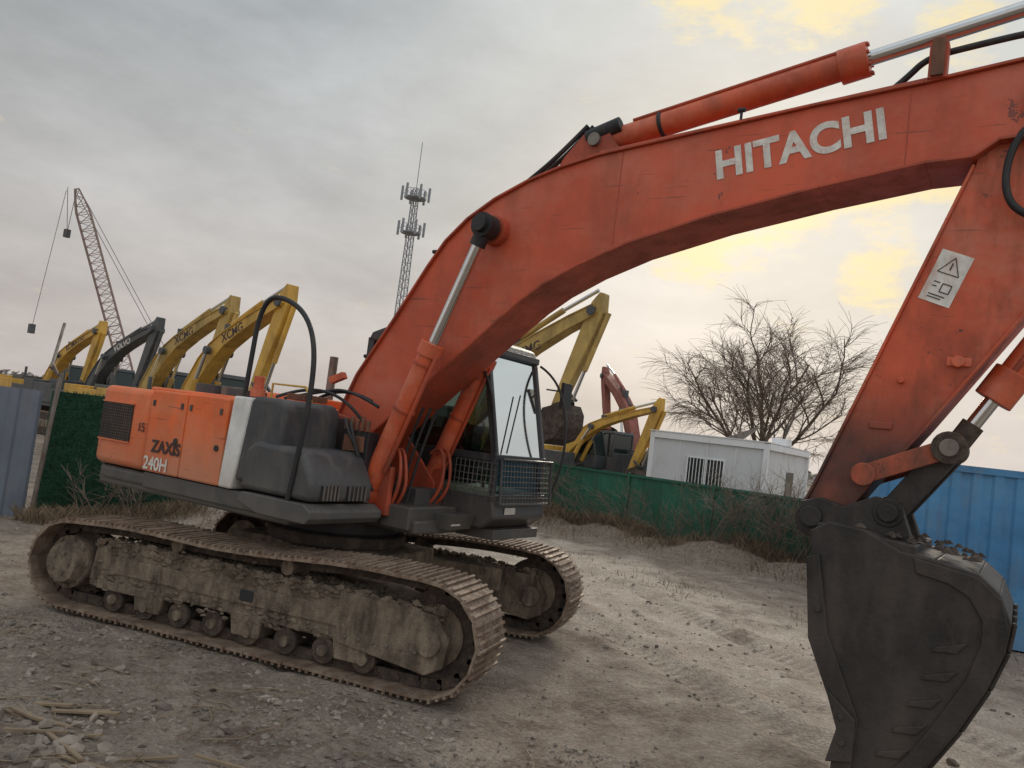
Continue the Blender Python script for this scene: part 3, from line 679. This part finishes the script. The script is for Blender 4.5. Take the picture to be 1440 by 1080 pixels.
hh=s.math('ADD',s.math('MULTIPLY',vo.outputs['Distance'],-.6),s.math('ADD',s.math('MULTIPLY',vo2.outputs['Distance'],-.4),n3))
hh=s.math('ADD',hh,s.math('MULTIPLY',tr_,-.9))
s.bump(hh,1,.035)
me.materials.append(s.m)
stm=surf('stone',(.26,.215,.175),dirt=(.44,.38,.32),amount=.42,scale=1.2,rough=.9,bump=.3,var=.42,streak=False)
m=M()
bm=bmesh.new();bmesh.ops.create_icosphere(bm,subdivisions=1,radius=1);IV=[v.co.copy() for v in bm.verts];IF=[[v.index for v in f.verts] for f in bm.faces];bm.free()
def stone(x,y,r):
    rot=Matrix.Rotation(random.uniform(0,6.3),3,Vector((random.random(),random.random(),random.random()+.1)).normalized())
    sc=Vector((random.uniform(.7,1.5),random.uniform(.6,1.3),random.uniform(.35,.8)))*r
    c=Vector((x,y,gh(x,y)+r*.12));V_=[]
    for v in IV:
        w_=rot@Vector((v.x*sc.x,v.y*sc.y,v.z*sc.z))*random.uniform(.8,1.15);V_.append(c+Vector((w_.x,w_.y,w_.z*.75)))
    m.add(V_,IF,stm)
for i in range(21000):
    if random.random()<.62: x=random.uniform(-5,3.8);y=random.uniform(-5.5,-1.6)
    else: x=random.uniform(-7,9);y=random.uniform(-5,9)
    if abs(x)<2.4 and abs(y)<1.65: continue
    if noise.noise((x*.7,y*.7,4))<-.15 and random.random()<.7: continue
    r=min(.08,.005+random.expovariate(1/.0078))
    if r>.045 and random.random()<.5: continue
    stone(x,y,r)
for i in range(34): stone(.75+random.gauss(0,.4),-3.95+random.gauss(0,.25),random.uniform(.03,.10))
for i in range(60): stone(random.uniform(-4.5,1),random.uniform(-3.8,-2),random.uniform(.025,.06))
for i in range(40): stone(random.uniform(2.5,6.5),random.uniform(1.5,5),random.uniform(.02,.05))
me=bpy.data.meshes.new('gravel');me.from_pydata(m.v,[],m.f);me.materials.append(stm);gg=bpy.data.objects.new('gravel',me);scene.collection.objects.link(gg)
tw=surf('dry_twig',(.26,.19,.12),dirt=(.35,.28,.2),amount=.3,bump=0)
ps=[]
for i in range(150):
    x=random.uniform(-3.5,3.4);y=random.uniform(-4.8,-2.1);a=random.uniform(0,6.3);L=random.uniform(.1,.6);P=[]
    for k in range(5):
        xx=x+math.cos(a)*L*k/4;yy=y+math.sin(a)*L*k/4;P.append((xx,yy,gh(xx,yy)+.015+random.uniform(0,.01)));a+=random.uniform(-.4,.4)
    ps.append(P)
tube('dry_twigs',ps,.0035,tw)
m=M()
for i in range(16):
    x=random.uniform(-.2,1.6);y=random.uniform(-4.0,-3.2);a=random.uniform(-.5,.7);L=random.uniform(.08,.28);w_=random.uniform(.008,.02)
    z=gh(x,y)+.02;m.obox((x,y,z),(math.cos(a)*L,math.sin(a)*L,random.uniform(-.02,.02)),(-math.sin(a)*w_,math.cos(a)*w_,0),(0,0,.007),tw)
m.done('wood_scraps')

# ================================================================ DRY GRASS + SHRUBS
dg=surf('dry_grass',(.25,.18,.11),dirt=(.13,.09,.06),amount=.6,bump=0,rough=.9,var=.3)
m=M()
def blade(x,y,h,w):
    z=gh(x,y);a=random.uniform(0,6.3);lx=random.gauss(0,.4)*h;ly=random.gauss(0,.4)*h
    dx_,dy_=math.cos(a)*w,math.sin(a)*w
    m.add([(x-dx_,y-dy_,z-.01),(x+dx_,y+dy_,z-.01),(x+lx*.5+dx_*.6,y+ly*.5+dy_*.6,z+h*.6),(x+lx,y+ly,z+h)],[[0,1,2],[0,2,3]],dg)
for i in range(20000):
    t=random.uniform(-5,9.5);d=abs(random.gauss(.2,.7));c=FA+FD*t+FN*(d+.06)
    q_=noise.noise((c.x*.9,c.y*.9,2))
    if q_<-.02 and random.random()<.85: continue
    blade(c.x,c.y,random.uniform(.05,.24)*(1.2+q_)*(1.3 if d<.5 else .7),.007)
for i in range(2200):
    t=random.uniform(0,1);blade(-6.6+t*.6+abs(random.gauss(.1,.35)),1.6+t*3,random.uniform(.06,.3),.006)
for i in range(900):
    cx=random.choice([(2.5,6.5),(5.5,5.5),(0,8),(6.8,4.8),(-4,4)]);blade(cx[0]+random.gauss(0,.6),cx[1]+random.gauss(0,.6),random.uniform(.03,.12),.005)
m.done('dry_grass')
bark=surf('bark',(.12,.09,.065),dirt=(.18,.14,.11),amount=.4,bump=.3)
twm=surf('tree_twigs',(.19,.14,.10),dirt=(.24,.19,.14),amount=.3,bump=0)
def tri_tube(m,P,r0,r1,mt,sides=3):
    n=len(P);V=[];
    for i,p in enumerate(P):
        d=(P[min(n-1,i+1)]-P[max(0,i-1)]).normalized();u=d.orthogonal().normalized();w=d.cross(u);r=r0+(r1-r0)*i/(n-1)
        V+=[p+r*(math.cos(2*math.pi*k/sides)*u+math.sin(2*math.pi*k/sides)*w) for k in range(sides)]
    F=[[i*sides+k,i*sides+(k+1)%sides,(i+1)*sides+(k+1)%sides,(i+1)*sides+k] for i in range(n-1) for k in range(sides)]
    m.add(V,F,mt)
def shrub(x,y,h,n):
    m=M()
    for i in range(n):
        a=random.uniform(0,6.3);p=Vector((x+random.gauss(0,.16),y+random.gauss(0,.12),gh(x,y)));d=Vector((math.cos(a)*.5,math.sin(a)*.5,1)).normalized();P=[p.copy()]
        for k in range(5):
            p=p+d*h/5*random.uniform(.7,1.2);d=(d+Vector((random.gauss(0,.25),random.gauss(0,.25),random.gauss(0,.1)))).normalized();P.append(p.copy())
            if k>0:
                for _ in range(3):
                    q=p.copy();e=(d+Vector((random.gauss(0,.7),random.gauss(0,.7),random.gauss(0,.3)))).normalized();Q=[q.copy()]
                    for kk in range(3): q=q+e*h*.12;e=(e+Vector((random.gauss(0,.3),random.gauss(0,.3),.0))).normalized();Q.append(q.copy())
                    tri_tube(m,Q,.004,.002,twm)
        tri_tube(m,P,.008,.003,twm)
    me=bpy.data.meshes.new('bare_shrub');me.from_pydata(m.v,[],m.f);me.materials.append(twm);ob=bpy.data.objects.new('bare_shrub',me);scene.collection.objects.link(ob)
for t,h,n in((-.4,1.3,14),(.9,1.2,12),(2.2,1.1,12),(3.3,.8,10),(4.2,1.4,16),(4.9,1.6,18),(5.6,1.5,20),(6.2,1.7,22),(6.9,1.6,20),(7.6,1.4,16)):
    c=FA+FD*t+FN*.45; shrub(c.x,c.y,h,n)
shrub(-5.95,3.2,1.0,10);shrub(-6.1,2.6,.8,8)
# ---- willow tree : several ascending limbs, open crown, fine drooping ends
def willow(x,y,seed):
    random.seed(seed);m=M()
    def br(p,d,L,r,lv):
        n=6;P=[p.copy()];D=[d.copy()];dd=d.copy()
        bend=[0,.05,.03,0,-.10][lv];j=[.04,.09,.12,.15,.13][lv]
        for k in range(n):
            dd=(dd+Vector((random.gauss(0,j),random.gauss(0,j),random.gauss(0,j*.6)+bend))).normalized()
            p=p+dd*L/n;P.append(p.copy());D.append(dd.copy())
        tri_tube(m,P,r,max(.006,r*.4),bark if lv<3 else twm,6 if lv<2 else 3)
        if lv>=4: return
        cnt=[0,7,7,9][lv]
        for i in range(cnt):
            t=.25+.75*(i+random.random())/cnt;idx=min(n,max(1,int(t*n+.5)))
            ax_=D[idx];sd_=Matrix.Rotation(random.uniform(0,6.3),3,ax_)@ax_.orthogonal().normalized()
            sp_=[0,.62,.65,.6][lv];e=(ax_+sd_*sp_*random.uniform(.7,1.25)).normalized()
            br(P[idx],e,L*random.uniform(.40,.62)*(1.15-.4*t) if lv<3 else random.uniform(.7,1.5),max(.010,r*.42),lv+1)
    B=Vector((x,y,0));tri_tube(m,[B,B+Vector((.05,0,1.0)),B+Vector((.08,0,1.8))],.27,.22,bark,8)
    B=B+Vector((.08,0,1.75))
    nl=9
    for i in range(nl):
        a=6.283*i/nl+random.uniform(-.25,.25);til=random.uniform(.42,.85) if i%3 else random.uniform(.08,.25)
        d=Vector((math.cos(a)*math.sin(til),math.sin(a)*math.sin(til),math.cos(til)))
        br(B,d,random.uniform(5.2,6.6)*(1.0 if i%3 else 1.1),random.uniform(.09,.13),1)
    me=bpy.data.meshes.new('willow_tree');me.from_pydata(m.v,[],m.f);me.materials.append(bark);me.materials.append(twm)
    me.polygons.foreach_set('material_index',m.mi);ob=bpy.data.objects.new('willow_tree',me);scene.collection.objects.link(ob)
    zs=max(v[2] for v in m.v);xs=sorted(v[0] for v in m.v);lo_=xs[int(len(xs)*.003)];hi_=xs[int(len(xs)*.997)]
    k_=10.8/zs;kx=10.4/(hi_-lo_);cx=(lo_+hi_)/2
    ob.scale=(kx,kx,k_);ob.location=(x+.5-cx*kx,y-y*kx,0);return ob
willow(2.0,32.3,11)
random.seed(21)

# ================================================================ FENCES
gfm=surf('green_sheet_metal',(.012,.115,.070),dirt=(.05,.10,.07),amount=.35,scale=1.5,rough=.6,low=(0,.9,.55),lowcol=(.09,.085,.055),bump=.1)
def corr_fence(name,a,b,h,mat,pitch=.22,dep=.03):
    a=Vector(a);b=Vector(b);d=(b-a);L=d.length;d.normalize();n=Vector((-d.y,d.x));m=M();P=[];s_=0
    while s_<L:
        for ds,o in((0,0),(.35,0),(.5,1),(.85,1)):
            ss=min(L,s_+ds*pitch);c=a+d*ss+n*(o*dep);P.append((c.x,c.y))
        s_+=pitch
    q=len(P)
    m.add([(x,y,0) for x,y in P]+[(x,y,h) for x,y in P],[[i,i+1,q+i+1,q+i] for i in range(q-1)],mat)
    return m.done(name)
gf_=corr_fence('green_metal_fence',FA-FD*9,FA+FD*12,1.60,gfm,.45,.018)
m=M();
for i in range(9):
    c=FA+FD*(-7+i*2.2)+FN*.04;m.box(c.x-.025,c.x+.025,c.y-.025,c.y+.025,0,1.64,gfm)
c0=FA-FD*9+FN*.03;c1=FA+FD*12+FN*.03;m.beam((c0.x,c0.y,1.56),(c1.x,c1.y,1.56),.025,gfm)
m.done('fence_posts',gf_)
gym=surf('grey_sheet_metal',(.15,.175,.215),dirt=(.22,.2,.18),amount=.3,scale=1,rough=.5,bump=0)
corr_fence('grey_metal_fence',(-9.0,-1.1),(-6.72,1.92),1.98,gym,.28,.03)
turf=NT('artificial_turf');nn_=turf.noise(45,5,.8)
turf.l.new(turf.mix(turf.rng(nn_,.3,.7),(.006,.045,.025),(.04,.15,.08)),turf.b.inputs['Base Color']);turf.b.inputs['Roughness'].default_value=.9;turf.bump(nn_,1,.05)
m=M()
A_=Vector((-6.64,2.02));B_=Vector((-5.7,6.4));DD=(B_-A_).normalized();NN=Vector((DD.y,-DD.x))
m.obox(((A_.x+B_.x)/2,(A_.y+B_.y)/2,1.0),(DD.x*2.24,DD.y*2.24,0),(NN.x*.03,NN.y*.03,0),(0,0,1.0),turf.m)
for i in range(14000):
    t=random.uniform(0,4.4);z=random.uniform(0.02,2.03);p=A_+DD*t+NN*random.uniform(.03,.06);c=Vector((p.x,p.y,z));r=.022
    u=Vector((random.gauss(0,1),random.gauss(0,1),random.gauss(0,1))).normalized()*r;w=Vector((random.gauss(0,1),random.gauss(0,1),random.gauss(0,1))).normalized()*r
    m.add([c-u,c+w,c+u],[[0,1,2]],turf.m)
m.done('turf_covered_fence')
m=M();m.cyl((-6.5,1.85,0),(-6.45,1.95,2.3),.035,STEEL,10);m.cyl((-6.5,1.8,2.35),(-6.95,2.3,3.1),.025,STEEL,10) ;m.cyl((-6.46,1.9,2.25),(-6.5,1.82,2.4),.03,STEEL,8)
m.done('steel_pole')
blu=surf('blue_container_paint',(.05,.22,.45),dirt=(.14,.19,.24),amount=.38,scale=1.3,rough=.5,low=(0,.8,.4),bump=.05,fade=(.09,.27,.47))
C=empty('blue_shipping_container',None,(5.45,6.5,0),R(-9))
m=M();P=[];x=.12
while x<5.9:
    P+=[(x,0),(x+.10,0),(x+.14,.03),(x+.24,.03)];x+=.28
q=len(P);m.add([(a,b,.16) for a,b in P]+[(a,b,2.5) for a,b in P],[[i,i+1,q+i+1,q+i] for i in range(q-1)],blu)
m.box(0,.12,-.01,.14,0,2.6,blu);m.box(5.94,6.06,-.01,.14,0,2.6,blu);m.box(.12,5.94,-.015,.08,2.48,2.58,blu);m.box(.12,5.94,-.015,.08,.02,.17,blu)
m.done('container_front',C)
m=M();m.box(.0,6.05,.15,2.44,.05,2.57,blu);m.done('container_shell',C,bevel=.02)
wpan=surf('white_panel',(.60,.61,.62),dirt=(.40,.38,.35),amount=.3,scale=.8,rough=.5,bump=0,var=.04)
wtr=surf('white_trim',(.75,.76,.77),dirt=(.4,.38,.35),amount=.25,scale=2,rough=.5,bump=0,var=.03)
W=empty('white_prefab_cabin',None,(0.15,17.1,0),R(-11))
m=M();m.box(.1,3.45,.05,5.9,.15,2.75,wpan)
for i in range(1,4):m.box(.1+i*.84-.01,.1+i*.84+.005,.044,.052,.16,2.67,wtr)
m.done('walls',W)
m=M()
for x in(0,3.40):m.box(x,x+.14,0,.14,0,2.85,wtr);m.box(x,x+.14,5.85,5.99,0,2.85,wtr)
m.box(.14,3.40,-.02,.12,2.68,2.87,wtr);m.box(3.42,3.56,.14,5.85,2.68,2.86,wtr);m.box(.14,3.40,0,.1,.0,.16,wtr);m.box(-.02,3.56,-.04,6.0,2.872,2.90,wtr)
m.done('frame',W)
m=M();wx=1.25
m.box(wx,wx+1.05,.03,.06,1.15,2.2,DGL)
for x in(wx-.05,wx+.5,wx+1.05):m.box(x,x+.05,.0,.07,1.1,2.25,wtr)
m.box(wx,wx+1.05,.002,.07,1.1,1.15,wtr);m.box(wx,wx+1.05,.002,.07,2.2,2.25,wtr)
for i in range(10):m.cyl((wx+.08+i*.1,-.03,1.15),(wx+.08+i*.1,-.03,2.2),.012,wtr,6)
m.box(3.455,3.47,3.0,4.0,1.2,2.1,DGL)
m.done('window',W)
m=M();m.box(3.0,3.5,2.6,3.1,2.92,3.12,wtr);m.prism([(1.6,2.91),(2.2,2.91),(2.7,3.35),(2.66,3.38)],2,2.1,STEEL);m.done('roof_unit',W)

# ================================================================ TOWER, CRANE, SKYLINE
tg=surf('galvanised_steel',(.25,.27,.29),dirt=(.3,.3,.3),amount=.2,bump=0,var=.05,rough=.7)
T=empty('telecom_tower',None,(-43.3,80.2,0))
m=M();H=34.0
def lat(m,w0,w1,z0,z1,n,r,r2,mt):
    for k in range(n):
        za=z0+(z1-z0)*k/n;zb=z0+(z1-z0)*(k+1)/n;wa=w0+(w1-w0)*k/n;wb=w0+(w1-w0)*(k+1)/n
        ca=[(wa*math.cos(math.pi/4+math.pi/2*i),wa*math.sin(math.pi/4+math.pi/2*i),za) for i in range(4)];cb=[(wb*math.cos(math.pi/4+math.pi/2*i),wb*math.sin(math.pi/4+math.pi/2*i),zb) for i in range(4)]
        for i in range(4):
            m.beam(ca[i],cb[i],r,mt);m.beam(ca[i],cb[(i+1)%4],r2,mt);m.beam(cb[i],cb[(i+1)%4],r2,mt)
lat(m,.85,.40,0,H-3,30,.07,.035,tg)
m.cyl((0,0,H-3),(0,0,H+3.0),.05,tg,8)
for zz,pr_ in((H-8.6,1.25),(H-4.2,1.35)):
    m.cyl((0,0,zz),(0,0,zz+.12),pr_,tg,16)
    for i in range(12):
        a=2*math.pi*i/12;b=2*math.pi*(i+1)/12;m.cyl((pr_*math.cos(a),pr_*math.sin(a),zz),(pr_*math.cos(a),pr_*math.sin(a),zz+1.0),.03,tg,5)
        m.cyl((pr_*math.cos(a),pr_*math.sin(a),zz+1.0),(pr_*math.cos(b),pr_*math.sin(b),zz+1.0),.03,tg,5)
    for i in range(6):
        a=2*math.pi*i/6+.3;x,y=(pr_+.35)*math.cos(a),(pr_+.35)*math.sin(a);m.box(x-.13,x+.13,y-.08,y+.08,zz-.3,zz+1.5,tg);m.beam((pr_*math.cos(a),pr_*math.sin(a),zz+.6),(x,y,zz+.6),.04,tg)
m.done('tower_lattice',T)
crm=surf('crane_red_paint',(.26,.17,.145),dirt=(.3,.25,.22),amount=.3,bump=0)
K=empty('crawler_crane',None,(-52.9,48.2,0))
tipv=Vector((-56.6,44.1,18.8))-Vector((-52.9,48.2,0));foot=Vector((.9,1.0,1.5))
m=M();n=26;ax=(tipv-foot).normalized();u=Vector((.75,.66,0)).normalized();u=(u-ax*u.dot(ax)).normalized();w=ax.cross(u)
pr=None
for k in range(n+1):
    t=k/n;wd=.55*min(1,t*6+.25,(1-t)*7+.3);c=foot+(tipv-foot)*t
    cur=[c+u*wd*a+w*wd*b for a,b in((1,1),(1,-1),(-1,-1),(-1,1))]
    if pr:
        for i in range(4):m.beam(pr[i],cur[i],.055,crm);m.beam(pr[i],cur[(i+1)%4],.028,crm)
    for i in range(4):m.beam(cur[i],cur[(i+1)%4],.028,crm)
    pr=cur
m.done('lattice_boom',K)
m=M();back=Vector((3.2,3.4,4.0))
for o_ in(-.3,.3):m.beam(tipv+Vector((o_,0,0)),back+Vector((o_,0,0)),.025,DGR)
m.beam(foot,back,.1,crm)
hk=tipv+Vector((-.15,-.15,-4.0))
m.beam(tipv+Vector((-.5,-.5,0)),hk,.025,DGR);m.beam(tipv,hk,.025,DGR);m.obox(hk,(.2,0,0),(0,.2,0),(0,0,.35),DGR)
hk2=tipv+Vector((-1.3,-1.1,-12.6));m.beam(tipv+Vector((-.6,-.5,-.3)),hk2,.022,DGR);m.obox(hk2,(.2,0,0),(0,.2,0),(0,0,.4),DGR)
m.done('ropes_and_hook',K)
m=M();m.box(-1.5,3.8,-1.5,1.8,1.1,3.0,crm);m.box(-2.5,3,-2.3,-1.5,0,1.0,MUDD);m.box(-2.5,3,1.6,2.4,0,1.0,MUDD);m.cyl((.5,0,.8),(.5,0,1.1),1,MUDD);m.box(-1.2,.2,-2.0,-1.5,1.2,3.1,DGL);m.done('crane_body',K,bevel=.08)
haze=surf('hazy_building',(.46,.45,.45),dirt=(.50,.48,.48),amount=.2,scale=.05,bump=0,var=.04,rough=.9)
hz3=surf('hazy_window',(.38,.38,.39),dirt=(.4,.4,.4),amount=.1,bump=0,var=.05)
random.seed(5)
def building(x,y,w,d,h,rz=0):
    E=empty('distant_building',None,(x,y,0),rz);m=M();m.box(-w/2,w/2,-d/2,d/2,0,h,haze)
    m.box(-w/2-.15,w/2+.15,-d/2-.15,d/2+.15,h,h+.5,haze);m.box(-w/5,w/8,-d/4,d/4,h+.5,h+2.5,haze)
    for f in range(max(1,int(h/3.2))):
        for i in range(int(w/3)):
            xx=-w/2+1.2+i*3;m.box(xx,xx+1.4,-d/2-.04,-d/2,f*3.1+1.1,f*3.1+2.5,hz3)
    m.done('building_body',E)
for a_,h_ in((17.3,8),(16.2,10),(15.0,7)):
    a=R(a_);dd=random.uniform(420,460);building(4.5+dd*math.sin(-a),-7.5+dd*math.cos(a),random.uniform(9,14),12,h_,a)
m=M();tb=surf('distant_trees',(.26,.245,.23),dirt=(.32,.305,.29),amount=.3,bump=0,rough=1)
for i in range(9000):
    a=R(random.uniform(-42,62));dd=random.uniform(120,170);c=Vector((4.5-dd*math.sin(a),-7.5+dd*math.cos(a),0));hh_=(2.6+1.6*noise.noise((a*14,0,0)))*random.uniform(.1,1)
    c.z=max(.2,hh_);r=random.uniform(.25,.7)
    u_=Vector((random.gauss(0,1),random.gauss(0,1),random.gauss(0,1))).normalized()*r;w_=Vector((random.gauss(0,1),random.gauss(0,1),random.gauss(0,1))).normalized()*r
    m.add([c-u_,c+w_,c+u_],[[0,1,2]],tb)
m.done('distant_trees')

# ================================================================ WORLD
yaw,pit,rol,f=.3507,.0633,.1233,1138.5
Fw=Vector((-math.sin(yaw)*math.cos(pit),math.cos(yaw)*math.cos(pit),math.sin(pit)));R0=Vector((math.cos(yaw),math.sin(yaw),0));U0=R0.cross(Fw)
az=R(-4.6);el=R(22)
sd=Vector((math.sin(az)*math.cos(el),math.cos(az)*math.cos(el),math.sin(el)))
wd=bpy.data.worlds.new('World');scene.world=wd;wd.use_nodes=True;t=wd.node_tree
class WN(NT):
    def __init__(s,t): s.t=t;s.l=t.links;s.tc=t.nodes.new('ShaderNodeTexCoord')
s=WN(t)
bg=t.nodes['Background'];dirv=s.tc.outputs['Generated']
sky=s.n('ShaderNodeTexSky');sky.sky_type='NISHITA';sky.sun_disc=False;sky.sun_elevation=el;sky.sun_rotation=az%(2*math.pi);sky.dust_density=4
sep=s.n('ShaderNodeSeparateXYZ');s.l.new(dirv,sep.inputs[0])
cr=s.n('ShaderNodeValToRGB');e=cr.color_ramp.elements
e[0].position=0;e[0].color=(.72,.65,.615,1);e[1].position=1;e[1].color=(.90,.94,.98,1)
for p_,c_ in((.10,(.70,.65,.62,1)),(.25,(.62,.615,.605,1)),(.45,(.56,.60,.62,1)),(.62,(.58,.63,.66,1))):
    x=cr.color_ramp.elements.new(p_);x.color=c_
s.l.new(sep.outputs[2],cr.inputs[0])
def dot(v):
    d_=s.n('ShaderNodeVectorMath',operation='DOT_PRODUCT');s.l.new(dirv,d_.inputs[0]);d_.inputs[1].default_value=tuple(v);return d_.outputs['Value']
dt=dot(sd);dr=dot((.93,.35,0))
c1=s.noise(1.9,6,.6,vec=dirv,stretch=(1,1,2.8));c2=s.noise(5.5,5,.62,vec=dirv,stretch=(1,1,2.2))
cl=s.math('MULTIPLY',s.rng(c1,.32,.68,.78,1.16),s.rng(c2,.3,.7,.90,1.08))
lr=s.rng(dr,-.6,.3,.76,1.06)
backl=s.rng(dot((.1,-1,0)),-.1,.6,1.0,1.5,True)
k_=s.math('MULTIPLY',s.math('MULTIPLY',cl,lr),backl)
vm=s.n('ShaderNodeVectorMath',operation='SCALE');s.l.new(cr.outputs[0],vm.inputs[0]);s.l.new(k_,vm.inputs['Scale'])
col=s.mix(s.math('MULTIPLY',s.rng(dt,.86,1.0,0,1,True),.22),vm.outputs[0],(.80,.74,.60))
# breaks in the cloud deck (azimuth left of +Y, elevation, radius)
br=None
for a_,e_,r_ in((7.6,15.0,3.6),(2.2,17.4,3.1),(-3.8,13.0,2.3),(-3.2,18.0,2.3),(-7.0,19.0,2.0),(9.5,30.5,3.4),(2.0,31.0,3.2),(-7,27,2.2)):
    v=Vector((-math.sin(R(a_))*math.cos(R(e_)),math.cos(R(a_))*math.cos(R(e_)),math.sin(R(e_))))
    q_=s.rng(dot(v),math.cos(R(r_*1.5)),1.0,0,1);br=q_ if br is None else s.math('MAXIMUM',br,q_)
c3=s.noise(13,7,.7,vec=dirv,stretch=(1,1,2.6))
bm_=s.rng(s.math('ADD',br,s.rng(c3,.3,.7,-.75,.45)),.15,1.0,0,1,True)
col=s.mix(s.math('MULTIPLY',bm_,.85),col,(.93,.77,.40))
s2=s.n('ShaderNodeVectorMath',operation='SCALE');s.l.new(sky.outputs[0],s2.inputs[0]);s2.inputs['Scale'].default_value=.06
col=s.mix(.93,s2.outputs[0],col)
s.l.new(col,bg.inputs[0]);bg.inputs[1].default_value=1.0
L=bpy.data.lights.new('sun','SUN');L.energy=1.5;L.angle=R(14);L.color=(1,.88,.72);lo=bpy.data.objects.new('sun',L);scene.collection.objects.link(lo)
lo.rotation_euler=(-sd).to_track_quat('-Z','Y').to_euler()

# ================================================================ CAMERA
X=R0*math.cos(rol)+U0*math.sin(rol);Y=-R0*math.sin(rol)+U0*math.cos(rol)
cam=bpy.data.cameras.new('camera');co=bpy.data.objects.new('camera',cam);scene.collection.objects.link(co)
mt=Matrix.Identity(4)
for i in range(3): mt[i][0]=X[i];mt[i][1]=Y[i];mt[i][2]=-Fw[i]
mt[0][3],mt[1][3],mt[2][3]=4.5094,-7.5602,2.1848
co.matrix_world=mt;cam.sensor_width=36;cam.lens=f/1440*36;cam.clip_end=6000;cam.clip_start=.05
scene.camera=co
